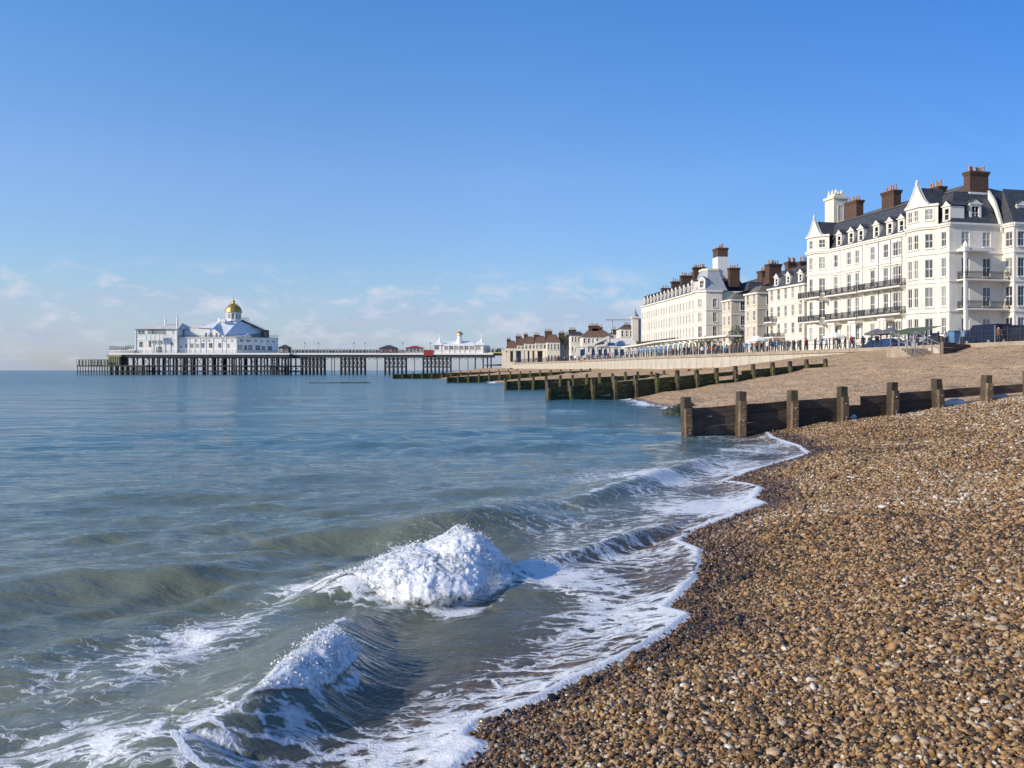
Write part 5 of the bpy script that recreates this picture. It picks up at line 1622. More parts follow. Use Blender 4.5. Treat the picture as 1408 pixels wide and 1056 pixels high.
# gables over the bays
def gable(root, pts, z0, zt, mat='stucco_white', back=3.2):
    """Swept stucco gable over a bay with a slated roof running back from it."""
    cxg = (pts[1][0] + pts[2][0]) / 2
    hw = (pts[3][0] - pts[0][0]) / 2 - .75
    h = zt - z0
    prof_ = [(1.0, 0), (.80, .10), (.62, .25), (.42, .48), (.24, .72), (.12, .92), (.07, 1.0)]
    m = MB()
    yf_, yb_ = -.95, -.45
    Lp = [(cxg - hw * a, z0 + h * b) for a, b in prof_]; Rp = [(cxg + hw * a, z0 + h * b) for a, b in prof_]
    for (a, b, c, d) in zip(Lp[:-1], Lp[1:], Rp[1:], Rp[:-1]):
        m.quad((a[0], yf_, a[1]), (d[0], yf_, d[1]), (c[0], yf_, c[1]), (b[0], yf_, b[1]))
        m.quad((a[0], yf_, a[1]), (b[0], yf_, b[1]), (b[0], yb_, b[1]), (a[0], yb_, a[1]))
        m.quad((d[0], yf_, d[1]), (d[0], yb_, d[1]), (c[0], yb_, c[1]), (c[0], yf_, c[1]))
        m.obox((a[0] - .05, yf_ - .06, a[1]), (b[0] - .05, yf_ - .06, b[1]), .14, .16); m.obox((d[0] + .05, yf_ - .06, d[1]), (c[0] + .05, yf_ - .06, c[1]), .14, .16)
    m.box(cxg - .14, cxg + .14, yf_ - .1, yf_ + .25, zt - .1, zt + .55); m.lathe(cxg, yf_ + .05, [(.12, zt + .55), (.16, zt + .75), (.03, zt + 1.0)], 6)
    m.cyl((cxg, yf_ - .03, z0 + h * .38), (cxg, yf_ + .02, z0 + h * .38), .3, .3, 12)
    m.build('gable', M[mat], root)
    r = MB()
    e = .12
    for P in (Lp, Rp):
        s_ = -1 if P is Lp else 1
        for a, b in zip(P[:-1], P[1:]):
            q = [(a[0] - s_*e, yb_, a[1] - .12), (b[0] - s_*e, yb_, b[1] - .12), (b[0] - s_*e, back, b[1] - .12), (a[0] - s_*e, back, a[1] - .12)]
            r.quad(*(q if s_ > 0 else q[::-1]))
    r.build('gable_roof', M['slate'], root)
gable(t1, bpR, 20.1, 22.9)
gable(t1, bpL, 19.7, 22.3)
# dormers on the front slope
for t in (25.6, 22.4, 19.9, 16.1, 13.0, 10.4): dormer(t1, uL(t), .55, 17.3, 1.25, 2.1, 2.4, 0, .75)
dormer(t1, uL(1.15), .5, 17.3, 1.25, 2.2, 2.2, 0, .75)
dormer(t1, L1 - .55, 4.6, 17.5, 1.6, 2.4, 2.4, math.pi / 2, .7)
dormer(t1, L1 + .6, 11.0, 17.6, 1.5, 2.2, 2.6, math.pi / 2, .7)
dormer(t1, L1 - .1, 14.0, 17.6, 1.5, 2.2, 2.6, math.pi / 2, .7)
# roof over the projecting side bay and the white raking parapet beside it
m = MB(); m.add([(L1 + 2.1, side_w - .1, 17.2), (L1 + 2.1, side_w + 8.5, 17.2), (L1 - 1.5, side_w + 8.5, 22.4), (L1 - 1.5, side_w + 1.4, 22.4), (L1 - .3, side_w - .1, 17.2)], [(0, 1, 2, 3), (0, 3, 4)])
m.build('bay_roof', M['slate'], t1)
m = MB()
pp = [(L1 + .35, 17.2), (L1 - .1, 18.6), (L1 - .9, 20.6), (L1 - 2.0, 22.2)]
for (xa, za), (xb, zb) in zip(pp[:-1], pp[1:]):
    m.add([(xa, side_w - .55, za), (xa, side_w - .2, za), (xb, side_w - .2, zb), (xb, side_w - .55, zb), (xa, side_w - .55, za - 1.2), (xa, side_w - .2, za - 1.2), (xb, side_w - .2, zb - 1.2), (xb, side_w - .55, zb - 1.2)],
          [(0, 1, 2, 3), (0, 3, 7, 4), (1, 5, 6, 2), (4, 7, 6, 5), (0, 4, 5, 1), (3, 2, 6, 7)])
m.build('party_parapet', M['trim'], t1)
# chimneys
def uAt(px, yl_):
    """Local x on the terrace, at depth yl_ behind the front, that is seen at photo column px."""
    k = (px - 704) / FPX
    nx_, ny_ = S1.y, -S1.x
    bx_, by_ = far1.x + nx_ * yl_, far1.y + ny_ * yl_
    return (k * by_ - bx_) / (-S1.x + k * S1.y)
chimney(t1, L1 - 3.2, 7.0, 1.2, 3.0, 19.0, 24.9, 6, 0, 22.0)
chimney(t1, uAt(1287, 4.6), 4.6, 2.6, 1.2, 19, 23.6, 5)
chimney(t1, uAt(1225.5, 5.2), 5.2, 2.9, 1.3, 18, 25.2, 5)
chimney(t1, uAt(1174.5, 5.2), 5.2, 3.1, 1.3, 18, 25.4, 5)
ut = uAt(1149, 4.6)
m = MB()
m.box(ut - 1.3, ut + 1.3, 3.4, 6.0, 18, 26.4); m.box(ut - 1.5, ut + 1.5, 3.2, 6.2, 26.4, 26.8); m.box(ut - 1.05, ut + 1.05, 3.7, 5.7, 26.8, 27.3)
for i in range(5): m.lathe(ut - 1.0 + i * .5, 4.0 + (i % 2) * 1.4, [(.2, 27.3), (.25, 27.6), (.05, 28.1)], 6)
m.build('turret', M['stucco_cream'], t1)
put_window(t1, (ut - 1.3, 3.4), (ut + 1.3, 3.4), .85, 1.75, 22.6, 25.2)
put_window(t1, (ut + 1.3, 3.4), (ut + 1.3, 6.0), .85, 1.75, 22.6, 25.2)
# balconies
balcony(t1, uL(26.9), uL(18.5), 0, 5.55); balcony(t1, uL(18.2), uL(8.5), 0, 5.6); balcony(t1, uL(33.4), uL(27.0), -1.45, 5.5, .6)
balcony(t1, uL(26.9), uL(18.5), 0, 9.5); balcony(t1, uL(18.2), uL(8.5), 0, 9.55); balcony(t1, uL(33.4), uL(27.0), -1.45, 9.45, .6)
# balconies on the side wall, carried by a white column
def side_balcony(z):
    m = MB(); m.box(L1 + .0, L1 + 1.5, 1.2, side_w - .02, z - .2, z)
    o = m.build('balcony', M['trim'], t1)
    r = MB()
    def run(ax, ay, bx, by):
        ln = math.hypot(bx - ax, by - ay); n = int(ln / .16)
        for zz_ in (1.0, .8, .12): r.obox((ax, ay, z + zz_), (bx, by, z + zz_), .06, .05)
        for i in range(n + 1):
            t = i / n; px, py = ax + (bx - ax) * t, ay + (by - ay) * t
            r.box(px - .022, px + .022, py - .022, py + .022, z, z + 1.0)
    run(L1 + 1.42, 1.28, L1 + 1.42, side_w - .1); run(L1 + .05, 1.28, L1 + 1.42, 1.28)
    r.build('balcony_railing', M['iron'], o)
side_balcony(5.7); side_balcony(9.6)
m = MB(); m.box(L1 + 1.1, L1 + 1.5, 1.25, 1.65, 0, 5.5); m.box(L1 + 1.1, L1 + 1.45, 1.25, 1.6, 5.7, 9.4); m.box(L1 + 1.1, L1 + 1.42, 1.25, 1.57, 9.6, 13.2); m.box(L1 + .9, L1 + 1.6, 1.1, 1.8, 13.2, 13.8); m.box(L1, L1 + 1.5, 1.2, 5.4, 13.3, 13.65); m.lathe(L1 + 1.25, 1.45, [(.3, 13.8), (.35, 14.1), (.05, 14.6)], 6)
m.build('portico_column', M['trim'], t1)
# entrance porches and awnings at street level
for u in (uL(12.0), uL(19.2), uL(24.6)):
    m = MB()
    m.box(u - .9, u + .9, -1.6, 0, 4.7, 5.05); m.cyl((u - .7, -1.4, 0), (u - .7, -1.4, 4.7), .16, .14, 8); m.cyl((u + .7, -1.4, 0), (u + .7, -1.4, 4.7), .16, .14, 8)
    m.build('porch', M['trim'], t1)

# ---- cream terrace next along
def simple_terrace(name_label, near, s, length, depth, floors, eaves, mat, ncol, roof, trim='trim', bays=(), dorm=0, chims=(), balc=(), wsize=(1.05, .62), sidecols=0, roofmat='slate', slit=False, group=None):
    far = Vector(near) + Vector(s).normalized() * length
    r = empty('terrace', (far.x, far.y, ZPROM), GA(Vector(s).normalized()), name_label, 'building', group)
    m = MB()
    zs = [eaves * i / floors for i in range(floors)]
    fh = eaves / floors
    rows_ = [(z + fh * .28, z + fh * (.28 + wsize[1])) for z in zs]
    hs_ = []
    for z in rows_:
        for i in range(ncol):
            u = length * (i + .5) / ncol
            hs_.append((u - wsize[0]/2, u + wsize[0]/2, z[0], z[1]))
    wall_run(r, m, (0, 0), (length, 0), 0, eaves, hs_, trim)
    sh_ = []
    for z in rows_:
        for i in range(sidecols):
            u = depth * (i + .5) / sidecols
            sh_.append((u - wsize[0]/2, u + wsize[0]/2, z[0], z[1]))
    wall_run(r, m, (length, 0), (length, depth), 0, eaves, sh_, trim)
    wall_run(r, m, (length, depth), (0, depth), 0, eaves, [], trim); wall_run(r, m, (0, depth), (0, 0), 0, eaves, [], trim)
    for (u0, u1, zt) in bays:
        pts = canted(r, m, u0, u1, 0, zt, [q for q in rows_ if q[1] < zt - .2], 1.2, (u1 - u0) * .28, .8, .8)
    m.build('wall', M[mat], r)
    m = MB()
    for z0, z1, o in [(eaves - .25, eaves + .05, .3)] + [(z - .12, z + .06, .1) for z in zs[1:]]: band(m, [(0, 0), (length, 0), (length, depth)], z0, z1, o)
    m.build('cornice', M[trim], r)
    mansard(r, 0, length, .15, depth - .15, eaves + .06, roof[0], roof[1], roof[2], roofmat)
    for i in range(dorm):
        dormer(r, length * (i + .5) / dorm, .45, eaves + .25, 1.15, 1.8, 2.0)
    for (u, y, w, d, h, n) in chims: chimney(r, u, y, w, d, eaves + 1, eaves + h, n)
    for (u0, u1, k) in balc: balcony(r, u0, u1, 0, zs[k] + .05, 1.0)
    return r
R_STEEP = ([(.5, .8), (1.1, 2.3), (1.7, 3.2)], 2.5, 1.2)
R_LOW = ([(.35, .3), (1.5, 1.4)], 2.5, 1.6)
t2 = simple_terrace('cream four storey terrace with mansard roof beside the big white terrace', (50.1, 152), (-.235, .972), 11.9, 12, 4, 12.4, 'stucco_cream', 5, R_STEEP,
               dorm=3, chims=((1.2, 4, 1.2, 2.0, 5.0, 4), (5.2, 4, 1.0, 1.8, 4.6, 3), (9.6, 3.6, 2.4, 1.2, 6.6, 5)), balc=((.2, 5.6, 1), (.2, 3.0, 2)), sidecols=2)
m = MB(); m.box(-.5, 6, -2.6, 0, 3.2, 3.45)
for u in (-.2, 2, 4.2, 5.8): m.cyl((u, -2.4, 0), (u, -2.4, 3.2), .1, .1, 6)
m.build('veranda', M['trim'], t2)
# ---- two darker houses set back
t3 = simple_terrace('buff bay fronted house with a brown roof, right one of a set back pair', (47.6, 172), (-.2, .98), 5.3, 15, 4, 12.6, 'stucco_buff', 2, R_LOW,
               chims=((3.2, 4.5, 1.6, 2.6, 5.8, 5), (1.0, 5, 1.2, 1.4, 5.4, 3)), sidecols=3, roofmat='slate_old')
t4 = simple_terrace('buff bay fronted house with a dark roof, left one of a set back pair', (47.5, 192), (-.18, .98), 4.8, 16, 4, 12.8, 'stucco_buff', 2, R_LOW,
               chims=((3.4, 9.5, 1.4, 2.2, 5.0, 3),), sidecols=3, roofmat='slate_old')
t5 = simple_terrace('tall dark roofed block rising behind the two buff houses', (53.5, 203), (-.2, .98), 9, 12, 4, 14.6, 'stucco_buff', 4, ([(.5, .6), (1.6, 3.2)], 2.5, 1.4),
               chims=((6.5, 5.5, 2.2, 1.6, 6.0, 5),), sidecols=3)
# ---- the large white hotel with a corner pavilion
S2 = Vector((-.115, .993)).normalized()
LH = 50.0
farH = Vector((43, 205)) + S2 * LH
hotel = empty('hotel', (farH.x, farH.y, ZPROM), GA(S2), 'long white hotel with a canted corner pavilion, tall chimney and steep grey roof', 'hotel')
m = MB()
EH = 15.8
rowsH = [(1.0, 3.4), (5.0, 7.6), (8.6, 10.8), (12.0, 13.9)]
hs_ = [(LH * (i + .5) / 21 - .5, LH * (i + .5) / 21 + .5, z[0], z[1]) for z in rowsH for i in range(20)]
wall_run(hotel, m, (0, 0), (LH - 2.4, 0), 0, EH, hs_)
c1_, c2_, c3_ = (LH - 2.4, 0), (LH - .6, -.6), (LH + 1.6, 1.4)
wall_run(hotel, m, c1_, c2_, 0, EH, [(.45, 1.45, z[0], z[1]) for z in rowsH])
wall_run(hotel, m, c2_, c3_, 0, EH, [(.9, 1.9, z[0], z[1]) for z in rowsH])
wall_run(hotel, m, c3_, (LH + 1.6, 5.2), 0, EH, [(1.6, 2.6, z[0], z[1]) for z in rowsH])
wall_run(hotel, m, (LH + 1.6, 5.2), (LH + .6, 5.2), 0, EH, [])
wall_run(hotel, m, (LH + .6, 5.2), (LH + .6, 14), 0, EH, [(u, u + 1.0, z[0], z[1]) for z in rowsH for u in (1.2, 4.2, 7.0)])
wall_run(hotel, m, (LH + .6, 14), (0, 14), 0, EH, []); wall_run(hotel, m, (0, 14), (0, 0), 0, EH, [])
m.build('wall', M['stucco_white'], hotel)
m = MB()
lineH = [(0, 0), c1_, c2_, c3_, (LH + 1.6, 5.2)]
for z0, z1, o in ((EH - .3, EH + .05, .32), (11.2, 11.4, .14), (7.9, 8.05, .1), (4.1, 4.4, .22)): band(m, lineH, z0, z1, o)
for i in range(0, 21, 3): m.box(LH * i / 21, LH * i / 21 + .45, -.14, 0, .0, EH - .31)
m.build('cornice', M['trim'], hotel)
mansard(hotel, 0, LH - 6, .2, 13.8, EH + .06, [(.4, .9), (.9, 2.4), (1.3, 3.0)], 2.0, 1.0, right=False)
for i in range(13): dormer(hotel, LH * (i + .5) / 15, .4, EH + .25, 1.15, 1.8, 2.0)
# steep pavilion roof at the corner
m = MB()
base = [(LH - 6, 0), (LH - 2.4, -.0), (LH - .6, -.6), (LH + 1.7, 1.4), (LH + 1.7, 6.5), (LH - 6, 9)]
cxp, cyp = LH - 2.4, 3.6
prev = [(x, y, EH + .07) for x, y in base]
for sc, rz in ((.90, .8), (.76, 2.2), (.62, 3.6), (.52, 4.7), (.50, 5.0)):
    nxt = [(cxp + (x - cxp) * sc, cyp + (y - cyp) * sc, EH + rz) for x, y in base]
    for i in range(6):
        j = (i + 1) % 6
        m.quad(prev[i], prev[j], nxt[j], nxt[i])
    prev = nxt
m.quad(*prev)
m.build('pavilion_roof', M['lead'], hotel)
m = MB(); band(m, [(x, y) for x, y, z in prev] + [prev[0][:2]], EH + 4.8, EH + 5.3, .2); m.build('roof_kerb', M['stucco_cream'], hotel)
dormer(hotel, LH - 4.3, .0, EH + .3, 1.3, 2.2, 2.4); dormer(hotel, LH - 1.6, -.35, EH + .3, 1.0, 2.0, 2.4, -.35); dormer(hotel, LH + .9, .6, EH + .3, 1.5, 2.3, 2.4, .75)
chimney(hotel, LH - 2.3, 6.2, 3.4, 2.4, EH + 3, EH + 10.2, 6, 0, EH + 8.1)
chimney(hotel, LH - 9.5, 3.5, 1.2, 3.0, EH + 1, EH + 6.6, 6); chimney(hotel, LH - 19, 3.5, 1.2, 3.2, EH + 1, EH + 5.6, 6); chimney(hotel, LH - 28, 3.5, 1.2, 2.6, EH + 1, EH + 5.0, 4); chimney(hotel, LH - 38, 3.5, 1.2, 2.2, EH + 1, EH + 4.2, 3)
chimney(hotel, LH + .2, 8.5, 1.4, 2.4, EH + 1, EH + 5.4, 4)
balcony(hotel, .2, LH - 14, 0, 4.5, 1.2); 
m = MB(); m.box(0, LH - 2, -2.2, 0, 3.7, 3.95)
for i in range(18): m.cyl((LH * i / 18.5 + .3, -2.0, 0), (LH * i / 18.5 + .3, -2.0, 3.7), .1, .1, 6)
m.build('veranda', M['trim'], hotel)
m = MB(); m.box(.2, LH - 3, -2.24, -2.14, 2.4, 3.69); m.build('veranda_glazing', M['blue_glass'], hotel)

# ---- far houses towards the pier
def far_house(px_l, px_r, d, eave_py, ridge_py, mat, roofmat, label, nwin=3, rows_n=2, chim=(), depth=10, base=None):
    """House with its front square to the view, a pitched roof, chimneys and windows."""
    xl, xr = (px_l - 704) / FPX * d, (px_r - 704) / FPX * d
    ze, zr = CAM_H - (eave_py - 509) / FPX * d, CAM_H - (ridge_py - 509) / FPX * d
    zb = ZPROM - .5 if base is None else base
    r = empty('house', ((xl + xr) / 2, d, zb), 0, label, 'house', 'houses along the front towards the pier')
    w = (xr - xl) / 2
    m = MB(); H_ = ze - zb
    hs_ = []
    fh = H_ / rows_n
    ww = min(1.2, 2 * w / nwin * .5)
    for k in range(rows_n):
        for i in range(nwin):
            u = 2 * w * (i + .5) / nwin
            hs_.append((u - ww/2, u + ww/2, fh * k + fh * .3, fh * k + fh * .82))
    wall_run(r, m, (-w, 0), (w, 0), 0, H_, hs_)
    wall_run(r, m, (w, 0), (w, depth), 0, H_, []); wall_run(r, m, (w, depth), (-w, depth), 0, H_, [])
    lh = [(depth * (i + .5) / 2 - .6, depth * (i + .5) / 2 + .6, fh * k + fh * .3, fh * k + fh * .82) for k in range(rows_n) for i in range(2)]
    wall_run(r, m, (-w, depth), (-w, 0), 0, H_, lh)
    m.build('wall', M[mat], r)
    m = MB(); hip(m, -w, w, 0, depth, H_ + .01, -w * .55, w * .55, depth / 2, zr - zb, .35); m.build('roof', M[roofmat], r)
    for (pc, pw, pt) in chim:
        xc = (pc - 704) / FPX * (d + depth / 2) - (xl + xr) / 2
        chimney(r, xc, depth / 2, pw, 1.2, H_ + .3, CAM_H - (pt - 509) / FPX * (d + depth / 2) - zb, max(2, int(pw / .5)))
    return r
far_house(697, 711, 372, 478, 468, 'stucco_buff', 'tile', 'small buff house with a brown roof closest to the pier', 3, 2, ((699.5, 1.6, 466.5),))
far_house(711, 722, 362, 474, 464, 'stucco_buff', 'tile', 'brown roofed house with one thick chimney, second from the pier', 2, 2, ((713, 2.2, 462.5),))
far_house(721, 737, 350, 472, 462, 'stucco_white', 'tile', 'white house under a steep brown roof, third from the pier', 3, 2, ((723, 1.5, 460),))
far_house(736, 752, 338, 471, 461, 'stucco_buff', 'tile', 'buff house with a wide brown roof left of the gabled pair', 3, 2, ((738, 2.2, 460.5),))
far_house(752, 770, 320, 470, 459, 'stucco_cream', 'tile', 'cream gabled pair of houses with a tall chimney on the left', 4, 2, ((754, 2.6, 455.5), (772, 2.0, 458)))
far_house(770, 789, 326, 470, 462, 'stucco_buff', 'slate_old', 'plain brown block between the gabled pair and the dark roofed house', 4, 2, ((781, 1.2, 461),))
far_house(785, 803, 300, 461, 455, 'stucco_cream', 'slate', 'cream house with a dark flat topped roof and one pot', 4, 3, ((787, 2.4, 453.5),))
far_house(801, 842, 285, 463, 453, 'stucco_white', 'tile', 'wide white house with a brown roof and clustered chimneys behind the bandstand', 7, 3, ((816, 3.2, 448), (821, 3.4, 450)))
far_house(840, 853, 300, 459, 456, 'stucco_white', 'slate', 'narrow white house beyond the bandstand roof', 2, 3, ((844, 1.4, 453),))
far_house(853, 877, 268, 452, 447, 'stucco_white', 'tile', 'pale pinkish block stepping up beside the thin turret', 4, 3, ((862, 2.0, 447),))
far_house(725, 745, 480, 476, 470, 'stucco_buff', 'tile', 'low buff roofs far behind the seafront houses', 4, 2, ())
# long grey curved hall roof and turret tower
tw = empty('turret_tower', AT(873, 482, 262), 0, 'slender cream tower with a pointed grey cap rising beside the hotel', 'tower')
m = MB(); m.box(-.9, .9, -.9, .9, -1, 9.5); m.box(-1.2, 1.2, -1.2, 1.2, 9.5, 10.0); m.build('shaft', M['stucco_cream'], tw)
m = MB(); m.lathe(0, 0, [(1.1, 10.0), (1.15, 10.3), (.5, 11.3), (.06, 12.6)], 8); m.build('spire', M['lead'], tw)
m = MB(); m.box(1.0, 4.6, -.5, 8, -1, 9.0); m.box(.9, 4.7, -.7, 8.1, 9.0, 9.4); m.build('wing', M['lead'], tw)
m = MB(); m.cyl((-6.5, 1, 5), (-6.5, 1, 9.3), .12, .12, 6); m.box(-8.6, -1.2, .6, 1.4, 9.0, 9.3); m.build('mast', M['lead'], tw)
hl = empty('hall', AT(855, 482, 250), 0, 'low grey hall with a curved end standing left of the hotel', 'hall')
m = MB()
prof_ = [(-3.2, 3.0), (-2.6, 3.3), (-.5, 3.6), (2.2, 3.4), (3.8, 2.6), (4.4, 1.4)]
for (xa, za), (xb, zb) in zip(prof_[:-1], prof_[1:]): m.add([(xa, 0, za), (xb, 0, zb), (xb, 9, zb), (xa, 9, za)], [(0, 1, 2, 3)])
m.add([(x, 0, z) for x, z in prof_] + [(4.4, 0, -1), (-3.2, 0, -1)], [tuple(range(7, -1, -1))])
m.build('shell', M['stucco_pale'], hl)
for k in range(2): flat_window(hl, hl.location.x - 1.6 + k * 3.0, hl.location.y - .02, hl.location.z + .3, 1.3, 1.5, 0, -1)

# ---- bandstand with blue glazed bays and white arches
bs = empty('bandstand', AT(828, 491, 222), 0, 'seafront bandstand with blue glazed bays, white pillars and a curved white canopy', 'bandstand')
k_ = 222 / FPX
def bsx(px): return (px - 828) * k_
def bsz(py): return (491 - py) * k_
m = MB(); m.box(bsx(792), bsx(862), 0, 8, bsz(492), bsz(489)); m.build('base', M['stucco_pale'], bs)
m = MB(); m.box(bsx(791), bsx(890), -.4, 5, bsz(477.6), bsz(476.2)); m.build('canopy', M['trim'], bs)
m = MB()
for p in (793, 796.5, 806, 812, 819.5, 829, 836, 843, 851, 860): m.box(bsx(p) - .22, bsx(p) + .22, -.3, .2, bsz(490), bsz(477.6))
m.obox((bsx(805), -.2, bsz(489)), (bsx(807), -.2, bsz(477)), .4, .4)
m.build('pillar', M['trim'], bs)
for a, b in ((797.5, 804.5), (812.8, 818.6), (823, 828.3), (830, 835), (845, 850), (852, 858)):
    m = MB(); m.box(bsx(a), bsx(b), .3, .45, bsz(489), bsz(480.2)); m.build('blue_panel', M['blue'], bs)
m = MB()
for a, b, c, d in ((806, 475.8, 818, 472), (818, 472, 832, 465.5), (832, 465.5, 837, 463), (820, 476, 833, 474.2)):
    m.obox((bsx(a), -.2, bsz(b)), (bsx(c), -.2, bsz(d)), 1.2, .45)
m.obox((bsx(834), -.2, bsz(476)), (bsx(830.5), -.2, bsz(466)), .6, .5); m.obox((bsx(820), -.2, bsz(489)), (bsx(818.5), -.2, bsz(465)), .5, .5)
m.build('curved_canopy', M['trim'], bs)
m = MB(); m.add([(bsx(820.5), 0, bsz(475.5)), (bsx(831), 0, bsz(475.2)), (bsx(831.5), 0, bsz(468)), (bsx(821), 0, bsz(472)), (bsx(820.5), .2, bsz(475.5)), (bsx(831), .2, bsz(475.2)), (bsx(831.5), .2, bsz(468)), (bsx(821), .2, bsz(472))], [(0, 1, 2, 3), (7, 6, 5, 4), (0, 4, 5, 1), (1, 5, 6, 2), (2, 6, 7, 3), (3, 7, 4, 0)])
m.box(bsx(836), bsx(846), 1, 1.2, bsz(475.4), bsz(471)); m.build('glazing', M['blue_glass'], bs)
m = MB(); n = 12
for i in range(n):
    a0, a1 = math.pi * i / n, math.pi * (i + 1) / n
    R_ = 6.2 * k_
    m.add([(bsx(855) + R_*math.cos(a0), 1, bsz(476) + R_*1.3*math.sin(a0)), (bsx(855) + R_*math.cos(a1), 1, bsz(476) + R_*1.3*math.sin(a1)), (bsx(855) + R_*math.cos(a1), 7, bsz(476) + R_*1.3*math.sin(a1)), (bsx(855) + R_*math.cos(a0), 7, bsz(476) + R_*1.3*math.sin(a0))], [(0, 1, 2, 3)])
m.add([(bsx(855) + 6.2*k_*math.cos(math.pi*i/n), 1.0, bsz(476) + 8.06*k_*math.sin(math.pi*i/n)) for i in range(n + 1)], [tuple(range(n, -1, -1))])
m.build('dome_roof', M['blue_glass'], bs)
# ---- lower promenade colonnade near the pier
cn = empty('colonnade', AT(722, 500, 330), 0, 'cream colonnade of open bays on the lower promenade near the pier', 'colonnade')
k_ = 330 / FPX
bsx = lambda px: (px - 722) * k_
bsz = lambda py: (500 - py) * k_
m = MB(); m.box(bsx(692), bsx(790), -.3, 8, bsz(482.2), bsz(479.5)); m.box(bsx(690), bsx(790), 4, 8.2, bsz(500), bsz(482.2) - .003); m.build('roof_slab', M['stucco_cream'], cn)
for p in (693.5, 699.5, 707.5, 718.5, 723.5, 730, 737, 748, 757, 768, 772, 781, 789):
    m = MB(); m.box(bsx(p) - .55, bsx(p) + .55, -.2, 1.0, bsz(500), bsz(482.2) - .003); m.build('pillar', M['stucco_cream'], cn)
for a, b in ((700.8, 706.4), (709, 717.4), (724.6, 729), (738.2, 747), (758.2, 767), (773, 780)):
    m = MB(); m.box(bsx(a), bsx(b), 3.6, 3.9, bsz(497), bsz(484)); m.build('doorway_glass', M['blue_glass' if int(a) % 2 else 'car_glass'], cn)
m = MB(); m.box(bsx(690), bsx(732), -3, -2.4, bsz(506), bsz(498)); m.box(bsx(690), bsx(760), -2.4, 3, bsz(506), bsz(500.5)); m.build('parapet', M['stucco_cream'], cn)
# ---- white roofed promenade shelter
she = empty('promenade_shelter', (0, 0, 0), 0, 'long low shelter with a thin white roof and white arches along the promenade', 'shelter')
ln_pts = [AT(862, 477.5, 205), AT(885, 474.5, 192), AT(909, 470.3, 178), AT(940, 467, 166), AT(975, 464.5, 152), AT(1009, 461.5, 141)]
for a, b in zip(ln_pts[:-1], ln_pts[1:]):
    m = MB(); m.obox(a, b, 2.6, .28); m.build('roof', M['trim'], she)
    n = 4
    for i in range(n):
        t = (i + .5) / n
        x, y, z = [a[j] + (b[j] - a[j]) * t for j in range(3)]
        m = MB(); m.box(x - .12, x + .12, y - .12, y + .12, ZPROM, z - .14); m.build('post', M['trim'], she)
def arch(x, y, w, h, ang):
    m = MB(); n = 9
    for i in range(n):
        a0, a1 = math.pi * i / n, math.pi * (i + 1) / n
        m.obox((-w/2*math.cos(a0), 0, h - w/2 + w/2*math.sin(a0)), (-w/2*math.cos(a1), 0, h - w/2 + w/2*math.sin(a1)), .3, .3)
    for s_ in (-1, 1): m.box(s_*w/2 - .15, s_*w/2 + .15, -.15, .15, 0, h - w/2)
    o = m.build('arch', M['trim'], she, (x, y, ZPROM), ang)
for px, d in ((919, 172), (926, 169), (933, 166), (940, 163), (948, 159)):
    x, y, _ = AT(px, 470, d); arch(x + .6, y, 1.7, 2.7, -1.0)
m = MB(); p0, p1 = ln_pts[2], ln_pts[5]
for i in range(14):
    t0, t1 = i / 14, (i + .82) / 14
    m.obox((p0[0] + (p1[0]-p0[0])*t0 + 1.2, p0[1] + (p1[1]-p0[1])*t0, ZPROM + .75), (p0[0] + (p1[0]-p0[0])*t1 + 1.2, p0[1] + (p1[1]-p0[1])*t1, ZPROM + .75), .1, 1.4)
m.build('back_screen', M['canvas_grey'], she)
